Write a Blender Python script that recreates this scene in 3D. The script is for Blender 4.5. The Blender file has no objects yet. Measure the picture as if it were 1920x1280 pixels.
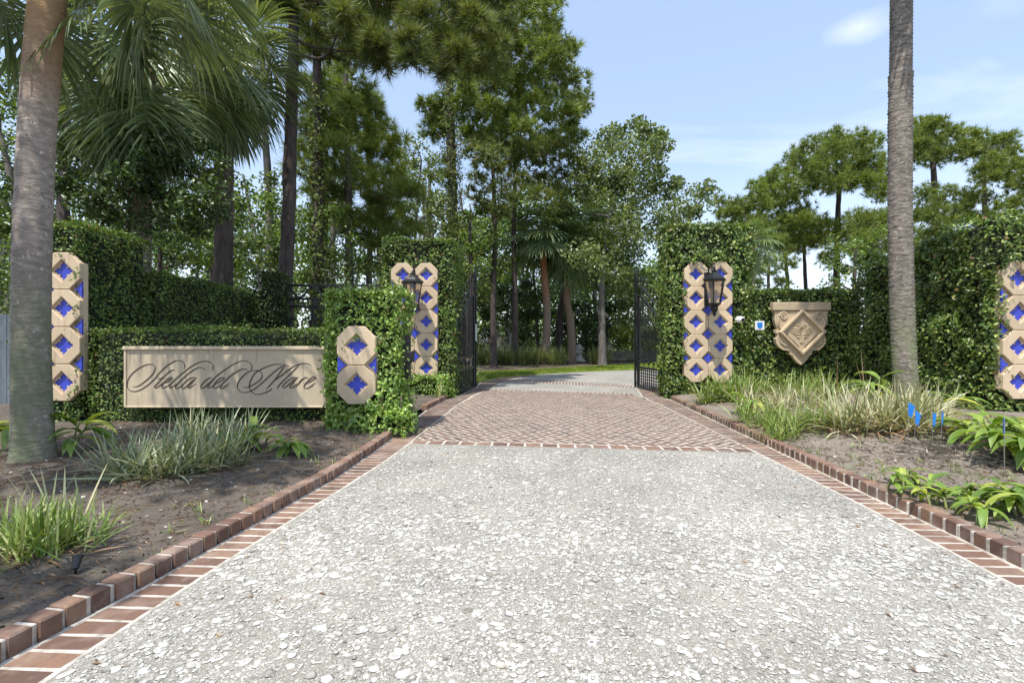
import bpy, math, random
import numpy as np
from mathutils import Vector, noise as mnoise

rng = np.random.default_rng(7)
random.seed(7)
S = bpy.context.scene
COL = S.collection
R = math.radians
F, H = 900.0, 1.3            # focal length in photo pixels, eye height


def W(px, py, Y):            # a photo pixel at a depth -> a point
    return np.array([(px - 960.0) * Y / F, Y, H + (640.0 - py) * Y / F])


# ------------------------------------------------------------------ mesh tools
class MB:
    def __init__(self):
        self.V, self.Fs, self.M, self.S, self.n = [], [], [], [], 0

    def add(self, v, f, m=0, smooth=False):
        v = np.asarray(v, dtype=np.float64).reshape(-1, 3)
        if len(v) == 0:
            return
        self.V.append(v)
        if isinstance(f, np.ndarray):
            self.Fs.append((f.astype(np.int64) + self.n, m, smooth))
        else:
            by = {}
            for q in f:
                by.setdefault(len(q), []).append(q)
            for k, qs in by.items():
                self.Fs.append((np.array(qs, dtype=np.int64) + self.n, m, smooth))
        self.n += len(v)

    def box(self, c, s, rz=0.0, bev=0.0, m=0):
        hx, hy, hz = s[0] / 2, s[1] / 2, s[2] / 2
        if bev <= 0:
            v = np.array([[x, y, z] for z in (-hz, hz) for y in (-hy, hy) for x in (-hx, hx)])
            f = [(0, 2, 3, 1), (4, 5, 7, 6), (0, 1, 5, 4), (2, 6, 7, 3), (0, 4, 6, 2), (1, 3, 7, 5)]
        else:
            b = min(bev, hx * .45, hy * .45, hz * .9)
            ring = lambda ax, ay, z: [[-ax, -ay, z], [ax, -ay, z], [ax, ay, z], [-ax, ay, z]]
            v = np.array(ring(hx - b, hy - b, -hz) + ring(hx, hy, -hz + b) + ring(hx, hy, hz - b) + ring(hx - b, hy - b, hz))
            f = [(0, 3, 2, 1), (12, 13, 14, 15)]
            for k in range(3):
                for i in range(4):
                    j = (i + 1) % 4
                    f.append((4 * k + i, 4 * k + j, 4 * k + 4 + j, 4 * k + 4 + i))
        if rz:
            c_, s_ = math.cos(rz), math.sin(rz)
            v = np.column_stack([v[:, 0] * c_ - v[:, 1] * s_, v[:, 0] * s_ + v[:, 1] * c_, v[:, 2]])
        self.add(v + np.asarray(c), f, m)

    def tube(self, pts, rad, seg=8, m=0, caps=True, smooth=True, rough=0.0):
        pts = np.asarray(pts, float)
        n = len(pts)
        rad = np.broadcast_to(np.asarray(rad, float), (n,))
        t = np.gradient(pts, axis=0)
        t /= np.linalg.norm(t, axis=1, keepdims=True) + 1e-9
        up = np.array([0, 0, 1.0]) if abs(t[0, 2]) < .9 else np.array([1.0, 0, 0])
        V = []
        u = np.cross(t[0], up); u /= np.linalg.norm(u)
        a = np.arange(seg) * 2 * math.pi / seg
        for i in range(n):
            u = u - t[i] * np.dot(u, t[i]); u /= np.linalg.norm(u) + 1e-9
            w = np.cross(t[i], u)
            r = rad[i] * (1 + (rng.normal(0, rough, seg) if rough else 0))
            V.append(pts[i] + np.outer(np.cos(a) * r, u) + np.outer(np.sin(a) * r, w))
        V = np.vstack(V)
        f = []
        for i in range(n - 1):
            for j in range(seg):
                k = (j + 1) % seg
                f.append((i * seg + j, i * seg + k, (i + 1) * seg + k, (i + 1) * seg + j))
        self.add(V, np.array(f), m, smooth)
        if caps:
            self.add(V[:seg], [tuple(range(seg - 1, -1, -1))], m)
            self.add(V[-seg:], [tuple(range(seg))], m)

    def lathe(self, prof, c=(0, 0, 0), seg=16, m=0, smooth=True, rot=0.0):
        a = np.arange(seg) * 2 * math.pi / seg + rot
        V = np.vstack([np.column_stack([np.cos(a) * r, np.sin(a) * r, np.full(seg, z)]) for r, z in prof])
        f = []
        for i in range(len(prof) - 1):
            for j in range(seg):
                k = (j + 1) % seg
                f.append((i * seg + j, i * seg + k, (i + 1) * seg + k, (i + 1) * seg + j))
        self.add(V + np.asarray(c), np.array(f), m, smooth)

    def prism_xz(self, poly, y0, y1, m=0):       # outline in x,z; y0 front, y1 back
        p = np.asarray(poly, float)
        n = len(p)
        v = np.vstack([np.column_stack([p[:, 0], np.full(n, y0), p[:, 1]]), np.column_stack([p[:, 0], np.full(n, y1), p[:, 1]])])
        f = [tuple(range(n)), tuple(range(2 * n - 1, n - 1, -1))]
        f += [(i, i + n, (i + 1) % n + n, (i + 1) % n) for i in range(n)]
        self.add(v, f, m)

    def prism_xy(self, poly, z0, z1, m=0, bottom=False):
        p = np.asarray(poly, float)
        n = len(p)
        v = np.vstack([np.column_stack([p, np.full(n, z1)]), np.column_stack([p, np.full(n, z0)])])
        f = [tuple(range(n))] + [(i, i + n, (i + 1) % n + n, (i + 1) % n) for i in range(n)]
        self.add(v, f, m)

    def build(self, name, mats, parent=None, loc=None):
        me = bpy.data.meshes.new(name)
        V = np.vstack(self.V) if self.V else np.zeros((0, 3))
        if loc is not None:
            V = V - np.asarray(loc)
        me.vertices.add(len(V))
        me.vertices.foreach_set('co', V.astype(np.float32).ravel())
        tot = sum(f.size for f, _, _ in self.Fs)
        npoly = sum(len(f) for f, _, _ in self.Fs)
        me.loops.add(tot)
        me.polygons.add(npoly)
        li = np.concatenate([f.ravel() for f, _, _ in self.Fs])
        lt = np.concatenate([np.full(len(f), f.shape[1]) for f, _, _ in self.Fs])
        mi = np.concatenate([np.full(len(f), m) for f, m, _ in self.Fs])
        sm = np.concatenate([np.full(len(f), s) for f, _, s in self.Fs])
        ls = np.concatenate([[0], np.cumsum(lt)[:-1]])
        me.loops.foreach_set('vertex_index', li.astype(np.int32))
        me.polygons.foreach_set('loop_start', ls.astype(np.int32))
        me.polygons.foreach_set('material_index', mi.astype(np.int32))
        me.polygons.foreach_set('use_smooth', sm.astype(bool))
        for m in (mats if isinstance(mats, (list, tuple)) else [mats]):
            me.materials.append(m)
        me.update(calc_edges=True)
        me.validate()
        o = bpy.data.objects.new(name, me)
        COL.objects.link(o)
        if loc is not None:
            o.location = loc
        if parent is not None:
            o.parent = parent
        return o


def tag(o, label=None, cat=None, group=None, kind=None):
    if label: o['label'] = label
    if cat: o['category'] = cat
    if group: o['group'] = group
    if kind: o['kind'] = kind
    return o


def thing(name, label, cat, loc=(0, 0, 0), rz=0.0, group=None):
    o = bpy.data.objects.new(name, None)
    COL.objects.link(o)
    o.location = tuple(loc); o.rotation_euler = (0, 0, rz)
    o.empty_display_size = .2
    return tag(o, label, cat, group)


def inst(src, parent, loc=(0, 0, 0), rz=0.0, sc=1.0):
    o = src.copy()
    COL.objects.link(o)
    o.parent = parent
    o.location = tuple(loc); o.rotation_euler = (0, 0, rz); o.scale = (sc, sc, sc)
    return o


def unit(v):
    return v / (np.linalg.norm(v, axis=-1, keepdims=True) + 1e-9)


def cards(P, Nn, size, tv, tf, r=None):
    r = r or rng
    n = len(P)
    if n == 0:
        return np.zeros((0, 3)), np.zeros((0, 3), int)
    Nn = unit(Nn)
    a = unit(np.cross(Nn, r.normal(size=(n, 3))))
    b = np.cross(Nn, a)
    k = len(tv)
    size = np.broadcast_to(np.asarray(size, float), (n,))[:, None, None]
    V = P[:, None, :] + size * (tv[None, :, 0:1] * a[:, None, :] + tv[None, :, 1:2] * b[:, None, :] + tv[None, :, 2:3] * Nn[:, None, :])
    Fc = (tf[None] + (np.arange(n) * k)[:, None, None]).reshape(-1, tf.shape[1])
    return V.reshape(-1, 3), Fc


LEAF_V = np.array([[0, -.5, 0], [.27, -.05, .09], [0, .5, -.06], [-.27, -.05, .09]])
LEAF_F = np.array([[0, 1, 2], [0, 2, 3]])
OVAL_V = np.array([[0, -.5, 0], [.26, -.2, .07], [.24, .18, .07], [0, .5, -.05], [-.24, .18, .07], [-.26, -.2, .07]])
OVAL_F = np.array([[0, 1, 2, 3], [0, 3, 4, 5]])


def tuft_template(nn, width, seed, spread=1.25):
    r = np.random.default_rng(seed)
    V, Fc = [], []
    for i in range(nn):
        th = r.uniform(0, 2 * math.pi); ph = spread * math.sqrt(r.uniform(0.02, 1))
        d = np.array([math.sin(ph) * math.cos(th), math.sin(ph) * math.sin(th), math.cos(ph)])
        s = unit(np.cross(d, r.normal(size=3)))
        L = r.uniform(.75, 1.1)
        b = d * .05
        V += [b - s * width * .5, b + s * width * .5, d * L + np.array([0, 0, -.04])]
        Fc.append([3 * i, 3 * i + 1, 3 * i + 2])
    return np.array(V), np.array(Fc)


def smooth_path(pts, n=8):
    p = np.asarray(pts, float)
    q = np.vstack([2 * p[0] - p[1], p, 2 * p[-1] - p[-2]])
    out = []
    for i in range(1, len(q) - 2):
        for t in np.linspace(0, 1, n, endpoint=False):
            a, b, c, d = q[i - 1], q[i], q[i + 1], q[i + 2]
            out.append(.5 * (2 * b + (c - a) * t + (2 * a - 5 * b + 4 * c - d) * t * t + (3 * b - a - 3 * c + d) * t ** 3))
    out.append(q[-2])
    return np.array(out)


def pathx(path, y):
    p = np.asarray(path)
    return np.interp(y, p[:, 1], p[:, 0])


def fbm(x, y, s=1.0, seed=0.0):
    return mnoise.fractal(Vector((x * s + seed, y * s - seed, seed * .7)), 1.0, 2.0, 4)


# ------------------------------------------------------------------ materials
def newmat(name):
    m = bpy.data.materials.new(name)
    m.use_nodes = True
    nt = m.node_tree
    nt.nodes.clear()
    out = nt.nodes.new('ShaderNodeOutputMaterial')
    return m, nt, out


def N(nt, kind, ins=None, **props):
    n = nt.nodes.new(kind)
    for k, v in props.items():
        setattr(n, k, v)
    for k, v in (ins or {}).items():
        if hasattr(v, 'is_linked') or isinstance(v, bpy.types.NodeSocket):
            nt.links.new(v, n.inputs[k])
        else:
            n.inputs[k].default_value = v
    return n


def c4(c):
    return (c[0], c[1], c[2], 1.0)


def ramp(nt, fac, stops):
    n = nt.nodes.new('ShaderNodeValToRGB')
    e = n.color_ramp.elements
    while len(e) > 1:
        e.remove(e[-1])
    e[0].position, e[0].color = stops[0][0], c4(stops[0][1])
    for p, c in stops[1:]:
        q = e.new(p); q.color = c4(c)
    nt.links.new(fac, n.inputs[0])
    return n.outputs[0]


def mixc(nt, fac, a, b, mode='MIX'):
    n = nt.nodes.new('ShaderNodeMix')
    n.data_type = 'RGBA'; n.blend_type = mode
    for s, v in ((n.inputs[0], fac), (n.inputs[6], a), (n.inputs[7], b)):
        if isinstance(v, bpy.types.NodeSocket):
            nt.links.new(v, s)
        else:
            s.default_value = v if isinstance(v, (int, float)) else c4(v)
    return n.outputs[2]


def math_n(nt, op, a, b=0.0, clamp=False):
    n = nt.nodes.new('ShaderNodeMath')
    n.operation = op; n.use_clamp = clamp
    for s, v in ((n.inputs[0], a), (n.inputs[1], b)):
        if isinstance(v, bpy.types.NodeSocket):
            nt.links.new(v, s)
        else:
            s.default_value = v
    return n.outputs[0]


def pos(nt, obj=False):
    if obj:
        return nt.nodes.new('ShaderNodeTexCoord').outputs['Object']
    return nt.nodes.new('ShaderNodeNewGeometry').outputs['Position']


def noise(nt, vec, scale, detail=4.0, rough=.55, dist=0.0):
    return N(nt, 'ShaderNodeTexNoise', {'Vector': vec, 'Scale': scale, 'Detail': detail, 'Roughness': rough, 'Distortion': dist}).outputs[0]


def leafmat(name, stops, trans=.3, rough=.42, vary=(.65, 1.3), nscale=1.2, spec=.5, gain=1.5, hue=(1.2, 1.03, .85), brown=False):
    if brown:
        stops = [(p * .955, c) for p, c in stops] + [(.97, stops[-1][1]), (.985, (.10, .062, .03))]
    stops = [(p, tuple(min(.75, x * gain * k) for x, k in zip(c, hue))) for p, c in stops]
    m, nt, out = newmat(name)
    g = nt.nodes.new('ShaderNodeNewGeometry')
    col = ramp(nt, g.outputs['Random Per Island'], stops)
    nz = noise(nt, g.outputs['Position'], nscale, 3)
    k = N(nt, 'ShaderNodeMapRange', {'Value': nz, 'From Min': .3, 'From Max': .7, 'To Min': vary[0], 'To Max': vary[1]}).outputs[0]
    cb = N(nt, 'ShaderNodeVectorMath', {0: col, 3: k}, operation='SCALE').outputs[0]
    p = N(nt, 'ShaderNodeBsdfPrincipled', {'Base Color': cb, 'Roughness': rough, 'Specular IOR Level': spec})
    tc = mixc(nt, 1.0, cb, (1.25, 1.15, .45), 'MULTIPLY')
    t = N(nt, 'ShaderNodeBsdfTranslucent', {'Color': tc})
    mx = N(nt, 'ShaderNodeMixShader', {0: trans, 1: p.outputs[0], 2: t.outputs[0]})
    nt.links.new(mx.outputs[0], out.inputs[0])
    return m


def solid(name, col, rough=.6, metal=0.0, var=.15, scale=8.0, bump=.0, bscale=40.0, island=0.0, spec=.5):
    m, nt, out = newmat(name)
    p_ = pos(nt)
    nz = noise(nt, p_, scale, 5, .6)
    k = N(nt, 'ShaderNodeMapRange', {'Value': nz, 'From Min': .25, 'From Max': .75, 'To Min': 1 - var, 'To Max': 1 + var}).outputs[0]
    if island:
        g = nt.nodes.new('ShaderNodeNewGeometry')
        k2 = N(nt, 'ShaderNodeMapRange', {'Value': g.outputs['Random Per Island'], 'To Min': 1 - island, 'To Max': 1 + island}).outputs[0]
        k = math_n(nt, 'MULTIPLY', k, k2)
    rgb = nt.nodes.new('ShaderNodeRGB'); rgb.outputs[0].default_value = c4(col)
    cb = N(nt, 'ShaderNodeVectorMath', {0: rgb.outputs[0], 3: k}, operation='SCALE').outputs[0]
    p = N(nt, 'ShaderNodeBsdfPrincipled', {'Base Color': cb, 'Roughness': rough, 'Metallic': metal, 'Specular IOR Level': spec})
    if bump:
        b = N(nt, 'ShaderNodeBump', {'Height': noise(nt, p_, bscale, 5, .65), 'Strength': bump, 'Distance': .02})
        nt.links.new(b.outputs[0], p.inputs['Normal'])
    nt.links.new(p.outputs[0], out.inputs[0])
    return m


def barkmat(name, dark, light, ring=0.0, vert=1.0, lichen=None, scale=14.0, top=None):
    m, nt, out = newmat(name)
    p_ = pos(nt)
    mp = N(nt, 'ShaderNodeMapping', {'Vector': p_, 'Scale': (1, 1, .22 if not ring else 2.6)}).outputs[0]
    nz = noise(nt, mp, scale, 6, .65, .4)
    col = ramp(nt, nz, [(.32, dark), (.5, tuple((a + b) / 2 for a, b in zip(dark, light))), (.68, light)])
    big = noise(nt, p_, 1.7, 4)
    col = mixc(nt, math_n(nt, 'MULTIPLY', big, .5), col, tuple(x * .55 for x in dark))
    if ring:
        spots = N(nt, 'ShaderNodeTexNoise', {'Vector': N(nt, 'ShaderNodeMapping', {'Vector': p_, 'Scale': (1, 1, .75)}).outputs[0], 'Scale': 26.0, 'Detail': 3.0}).outputs[0]
        col = mixc(nt, N(nt, 'ShaderNodeMapRange', {'Value': spots, 'From Min': .6, 'From Max': .7, 'To Min': 0, 'To Max': .55}).outputs[0], col, tuple(min(1, x * 1.5) for x in light))
    if lichen:
        l = noise(nt, N(nt, 'ShaderNodeMapping', {'Vector': p_, 'Scale': (1.4, 1.4, .5)}).outputs[0], 2.4, 5, .6)
        sep = N(nt, 'ShaderNodeSeparateXYZ', {0: p_}).outputs[2]
        zf = N(nt, 'ShaderNodeMapRange', {'Value': sep, 'From Min': 2.2, 'From Max': 1.0, 'To Min': 0, 'To Max': 1.0}).outputs[0]
        lf = N(nt, 'ShaderNodeMapRange', {'Value': l, 'From Min': .36, 'From Max': .55, 'To Min': 0, 'To Max': .9}).outputs[0]
        col = mixc(nt, math_n(nt, 'MULTIPLY', lf, zf, True), col, lichen)
    if top:
        sep = N(nt, 'ShaderNodeSeparateXYZ', {0: p_}).outputs[2]
        zf = N(nt, 'ShaderNodeMapRange', {'Value': math_n(nt, 'ADD', sep, math_n(nt, 'MULTIPLY', nz, .5)), 'From Min': top[0], 'From Max': top[1], 'To Min': 0, 'To Max': .85}).outputs[0]
        col = mixc(nt, zf, col, top[2])
    p = N(nt, 'ShaderNodeBsdfPrincipled', {'Base Color': col, 'Roughness': .85, 'Specular IOR Level': .25})
    b = N(nt, 'ShaderNodeBump', {'Height': nz, 'Strength': .8, 'Distance': .03})
    nt.links.new(b.outputs[0], p.inputs['Normal'])
    nt.links.new(p.outputs[0], out.inputs[0])
    return m


M = {}
M['jasmine'] = leafmat('jasmine_leaf', [(0, (.045, .085, .018)), (.45, (.085, .15, .032)), (.8, (.13, .21, .05)), (1, (.20, .27, .085))], .28, .34, (.7, 1.3), 2.2, .6, gain=2.15, hue=(1.1, 1.03, .9), brown=True)
M['fig'] = leafmat('fig_leaf', [(0, (.03, .065, .016)), (.5, (.055, .105, .026)), (.85, (.085, .15, .035)), (1, (.13, .19, .05))], .25, .42, (.65, 1.3), 1.8, gain=1.75, brown=True)
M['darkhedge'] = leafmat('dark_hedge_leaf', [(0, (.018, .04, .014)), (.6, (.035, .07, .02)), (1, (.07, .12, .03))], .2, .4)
M['gardenia'] = leafmat('glossy_hedge_leaf', [(0, (.03, .065, .017)), (.5, (.06, .115, .028)), (.85, (.11, .18, .04)), (1, (.2, .27, .07))], .25, .4, (.65, 1.3), 2.0, .7, gain=1.7, brown=True)
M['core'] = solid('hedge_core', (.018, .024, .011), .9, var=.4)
M['pine'] = leafmat('pine_needle', [(0, (.045, .075, .018)), (.5, (.085, .125, .03)), (.9, (.13, .17, .045)), (1, (.15, .17, .05))], .35, .5, (.7, 1.25), .5, gain=1.85, hue=(1.1, 1.05, .85))
M['pine_dark'] = leafmat('dark_pine_needle', [(0, (.04, .06, .02)), (.55, (.075, .105, .032)), (.9, (.115, .145, .045)), (1, (.16, .12, .06))], .35, .5, (.7, 1.25), .5, gain=1.75, hue=(1.1, 1.05, .85))
M['oak'] = leafmat('oak_leaf', [(0, (.045, .065, .024)), (.5, (.085, .115, .042)), (.9, (.135, .165, .065)), (1, (.2, .21, .11))], .32, .38, (.7, 1.3), .7, gain=1.75, hue=(1.0, 1.04, .9))
M['broad'] = leafmat('broadleaf', [(0, (.03, .055, .016)), (.5, (.06, .10, .026)), (.88, (.11, .165, .042)), (1, (.2, .26, .08))], .35, .38, (.6, 1.35), .8, gain=1.8, hue=(1.05, 1.05, .8))
M['bright'] = leafmat('bright_shrub_leaf', [(0, (.11, .17, .025)), (.6, (.2, .27, .045)), (1, (.3, .36, .08))], .35, .4, gain=1.15)
M['vine'] = leafmat('vine_leaf', [(0, (.03, .055, .015)), (.6, (.06, .10, .025)), (1, (.12, .17, .05))], .25, .5, spec=.35, brown=True)
M['palm'] = leafmat('palm_frond', [(0, (.052, .078, .033)), (.5, (.085, .115, .05)), (1, (.15, .18, .09))], .28, .33, (.75, 1.2), .8, .6, gain=1.75, hue=(1.0, 1.02, .95))
M['palm_far'] = leafmat('far_palm_frond', [(0, (.05, .075, .035)), (.6, (.08, .115, .05)), (1, (.12, .15, .075))], .25, .35, (.75, 1.2), .8, .6, gain=2.5, hue=(1.0, 1.02, .95))
M['petiole'] = solid('petiole', (.2, .22, .08), .45, var=.2)
M['flax'] = leafmat('striped_blade', [(0, (.12, .16, .08)), (.45, (.22, .26, .15)), (.75, (.38, .40, .26)), (1, (.5, .46, .3))], .2, .45, (.75, 1.2), 3, gain=1.15, hue=(1.0, 1.02, .95))
M['flax_green'] = leafmat('green_blade', [(0, (.1, .16, .03)), (.5, (.18, .26, .055)), (.85, (.3, .36, .12)), (1, (.42, .4, .2))], .25, .42, (.75, 1.2), 3, gain=1.15, hue=(1.0, 1.02, .95))
M['flax_dry'] = leafmat('dry_striped_blade', [(0, (.15, .18, .07)), (.3, (.27, .29, .15)), (.6, (.42, .40, .26)), (.85, (.48, .43, .3)), (1, (.58, .55, .42))], .2, .5, (.75, 1.2), 3, gain=1.15, hue=(1.0, 1.02, .95))
M['ginger'] = leafmat('ginger_leaf', [(0, (.1, .17, .03)), (.5, (.17, .27, .045)), (.85, (.28, .36, .06)), (1, (.46, .47, .11))], .35, .5, (.75, 1.25), 6, .6, gain=1.15, hue=(1.0, 1.02, .95))
M['dead'] = leafmat('dead_leaf', [(0, (.09, .06, .035)), (.6, (.2, .14, .09)), (1, (.32, .25, .17))], .15, .7, gain=1.15)
M['straw'] = leafmat('straw', [(0, (.12, .10, .08)), (.5, (.26, .22, .18)), (1, (.4, .36, .31))], .1, .8, gain=1.0, hue=(1, 1, 1))
M['lawn'] = leafmat('lawn_blade', [(0, (.09, .16, .02)), (.6, (.15, .23, .03)), (1, (.22, .3, .05))], .3, .5, gain=1.15)
M['ornamental'] = leafmat('ornamental_grass', [(0, (.11, .15, .05)), (.6, (.2, .24, .1)), (1, (.33, .34, .18))], .3, .5, gain=1.15, hue=(1.0, 1.02, .95))
M['silver'] = solid('bare_twig', (.38, .35, .3), .8, island=.3)
M['palmbark'] = barkmat('palm_bark', (.20, .165, .135), (.47, .405, .345), ring=1, scale=9, lichen=(.17, .19, .11), top=(3.7, 4.9, (.40, .235, .11)))
M['palmbark_right'] = barkmat('palm_bark_ringed', (.095, .078, .062), (.40, .355, .30), ring=1, scale=9, lichen=(.2, .24, .105))
M['palmbark_far'] = barkmat('palm_bark_red', (.19, .135, .10), (.36, .28, .22), ring=1, scale=9, top=(3.4, 6.0, (.40, .16, .08)))
M['boot'] = solid('palm_boot', (.17, .115, .075), .85, var=.35, island=.45)
M['pinebark'] = barkmat('pine_bark', (.045, .036, .032), (.15, .12, .105), scale=12)
M['greybark'] = barkmat('grey_bark', (.09, .08, .07), (.26, .235, .21), scale=12)
M['iron'] = solid('black_iron', (.013, .0135, .015), .38, var=.3, bump=.15, bscale=60)
M['stone'] = None
M['blue'] = solid('blue_glaze', (.042, .065, .48), .42, var=.12, scale=9, island=.05)
M['white'] = solid('white_plastic', (.75, .75, .74), .4, var=.05)
M['blackplastic'] = solid('black_plastic', (.012, .012, .013), .35, var=.1)
M['flag'] = solid('flag_blue', (.02, .20, .62), .45, var=.1)
M['wire'] = solid('flag_wire', (.35, .35, .36), .4, .6)
M['fencewood'] = barkmat('weathered_board', (.10, .125, .14), (.22, .26, .29), scale=6)
M['paver'] = solid('pale_stone', (.42, .40, .36), .8, var=.2, scale=5, bump=.2)
M['bluegrey'] = solid('painted_pipe', (.16, .22, .25), .5, var=.2)


def stonemat(name, base, stain=(.25, .16, .09), amt=.45):
    m, nt, out = newmat(name)
    p_ = pos(nt)
    n1 = noise(nt, p_, 3.0, 5, .6)
    n2 = noise(nt, N(nt, 'ShaderNodeMapping', {'Vector': p_, 'Scale': (9, 9, .8)}).outputs[0], 2.2, 5, .6)
    n3 = noise(nt, p_, 60.0, 3, .6)
    col = mixc(nt, N(nt, 'ShaderNodeMapRange', {'Value': n1, 'From Min': .35, 'From Max': .7, 'To Min': 0, 'To Max': .4}).outputs[0], base, tuple(x * .72 for x in base))
    st = N(nt, 'ShaderNodeMapRange', {'Value': n2, 'From Min': .56, 'From Max': .74, 'To Min': 0, 'To Max': amt}).outputs[0]
    col = mixc(nt, st, col, stain)
    oi = nt.nodes.new('ShaderNodeObjectInfo')
    ok_ = N(nt, 'ShaderNodeMapRange', {'Value': oi.outputs['Random'], 'To Min': .86, 'To Max': 1.08}).outputs[0]
    col = N(nt, 'ShaderNodeVectorMath', {0: col, 3: ok_}, operation='SCALE').outputs[0]
    col = mixc(nt, .12, col, N(nt, 'ShaderNodeCombineColor', {0: n3, 1: n3, 2: n3}).outputs[0], 'OVERLAY')
    p = N(nt, 'ShaderNodeBsdfPrincipled', {'Base Color': col, 'Roughness': .72, 'Specular IOR Level': .3})
    b = N(nt, 'ShaderNodeBump', {'Height': n3, 'Strength': .18, 'Distance': .01})
    nt.links.new(b.outputs[0], p.inputs['Normal'])
    nt.links.new(p.outputs[0], out.inputs[0])
    return m


M['stone'] = stonemat('cast_stone', (.64, .50, .335), (.27, .19, .12), .5)
M['shield'] = stonemat('carved_stone', (.56, .44, .29), amt=.35)
M['signface'] = stonemat('sign_stone', (.62, .51, .355), (.22, .17, .12), .55)
M['lettering'] = solid('recess_look_brown', (.085, .063, .042), .7, var=.2)  # dark brown paints in the shade of cut letters; the strokes are raised


def brickmat(name, stops):
    m, nt, out = newmat(name)
    g = nt.nodes.new('ShaderNodeNewGeometry')
    col = ramp(nt, g.outputs['Random Per Island'], stops)
    n1 = noise(nt, g.outputs['Position'], 24, 5, .7)
    n2 = noise(nt, g.outputs['Position'], 5, 4, .6)
    col = mixc(nt, N(nt, 'ShaderNodeMapRange', {'Value': n1, 'From Min': .45, 'From Max': .72, 'To Min': 0, 'To Max': .75}).outputs[0], col, (.12, .08, .065))
    col = mixc(nt, N(nt, 'ShaderNodeMapRange', {'Value': n2, 'From Min': .5, 'From Max': .7, 'To Min': 0, 'To Max': .65}).outputs[0], col, (.33, .25, .205))
    p = N(nt, 'ShaderNodeBsdfPrincipled', {'Base Color': col, 'Roughness': .8, 'Specular IOR Level': .3})
    b = N(nt, 'ShaderNodeBump', {'Height': n1, 'Strength': .35, 'Distance': .008})
    nt.links.new(b.outputs[0], p.inputs['Normal'])
    nt.links.new(p.outputs[0], out.inputs[0])
    return m


M['brick'] = brickmat('red_brick', [(0, (.11, .066, .05)), (.3, (.16, .094, .068)), (.6, (.205, .12, .083)), (.85, (.26, .16, .102)), (1, (.18, .127, .103))])
M['paverbrick'] = brickmat('paver_brick', [(0, (.085, .056, .045)), (.4, (.138, .086, .064)), (.75, (.18, .112, .082)), (1, (.12, .085, .072))])
M['mortar'] = solid('mortar', (.49, .45, .385), .95, var=.55, scale=14, bump=.3, bscale=90)


def worn(nt, col, p_):
    a = noise(nt, p_, .9, 5, .6, .4)
    k = N(nt, 'ShaderNodeMapRange', {'Value': a, 'From Min': .35, 'From Max': .65, 'To Min': .90, 'To Max': 1.16}).outputs[0]
    col = N(nt, 'ShaderNodeVectorMath', {0: col, 3: k}, operation='SCALE').outputs[0]
    col = mixc(nt, 1.0, col, (.985, .985, .965), 'MULTIPLY')
    b = noise(nt, N(nt, 'ShaderNodeMapping', {'Vector': p_, 'Location': (7, 3, 0)}).outputs[0], 2.3, 5, .65)
    return mixc(nt, N(nt, 'ShaderNodeMapRange', {'Value': b, 'From Min': .52, 'From Max': .72, 'To Min': 0, 'To Max': .4}).outputs[0], col, (.40, .36, .30))


def concretemat():
    m, nt, out = newmat('oyster_shell_concrete')
    p_ = pos(nt)
    wob = N(nt, 'ShaderNodeTexNoise', {'Vector': p_, 'Scale': 9.0, 'Detail': 3.0}).outputs[1]
    wv = N(nt, 'ShaderNodeVectorMath', {0: p_, 1: N(nt, 'ShaderNodeVectorMath', {0: wob, 3: .06}, operation='SCALE').outputs[0]}, operation='ADD').outputs[0]
    base = ramp(nt, noise(nt, p_, 130, 4, .7), [(.3, (.10, .094, .08)), (.5, (.225, .214, .188)), (.7, (.42, .40, .36))])
    patch = noise(nt, p_, 1.3, 4, .6)
    base = mixc(nt, N(nt, 'ShaderNodeMapRange', {'Value': patch, 'From Min': .45, 'From Max': .7, 'To Min': 0, 'To Max': .35}).outputs[0], base, (.33, .29, .23))
    col = base
    hts = None
    for sc, lo in ((44.0, .45), (88.0, .4), (170.0, .45)):
        v = N(nt, 'ShaderNodeTexVoronoi', {'Vector': wv, 'Scale': sc, 'Randomness': 1.0})
        rnd = N(nt, 'ShaderNodeSeparateColor', {0: v.outputs['Color']})
        on = math_n(nt, 'GREATER_THAN', rnd.outputs[0], lo)
        rad = math_n(nt, 'MULTIPLY_ADD', rnd.outputs[1], .28)
        nt.nodes[-1].inputs[2].default_value = .26
        inside = N(nt, 'ShaderNodeMapRange', {'Value': math_n(nt, 'SUBTRACT', rad, v.outputs['Distance']), 'From Min': 0, 'From Max': .06}).outputs[0]
        ring = math_n(nt, 'SINE', math_n(nt, 'MULTIPLY', v.outputs['Distance'], 26))
        tone = ramp(nt, rnd.outputs[2], [(0, (.30, .285, .255)), (.3, (.45, .435, .40)), (.7, (.58, .57, .53)), (1, (.36, .325, .28))])
        tone = mixc(nt, math_n(nt, 'MULTIPLY', math_n(nt, 'ADD', ring, 1), .09), tone, (.35, .33, .3))
        f = math_n(nt, 'MULTIPLY', on, inside)
        edge = math_n(nt, 'MULTIPLY', on, N(nt, 'ShaderNodeMapRange', {'Value': math_n(nt, 'ABSOLUTE', math_n(nt, 'SUBTRACT', rad, v.outputs['Distance'])), 'From Min': .07, 'From Max': .0, 'To Min': 0, 'To Max': .55}).outputs[0])
        col = mixc(nt, edge, col, (.16, .145, .12))
        col = mixc(nt, f, col, tone)
        hts = f if hts is None else math_n(nt, 'ADD', hts, f)
    col = worn(nt, col, p_)
    p = N(nt, 'ShaderNodeBsdfPrincipled', {'Base Color': col, 'Roughness': .75, 'Specular IOR Level': .3})
    b = N(nt, 'ShaderNodeBump', {'Height': hts, 'Strength': .5, 'Distance': .008})
    nt.links.new(b.outputs[0], p.inputs['Normal'])
    nt.links.new(p.outputs[0], out.inputs[0])
    return m


M['concrete'] = concretemat()


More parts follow.
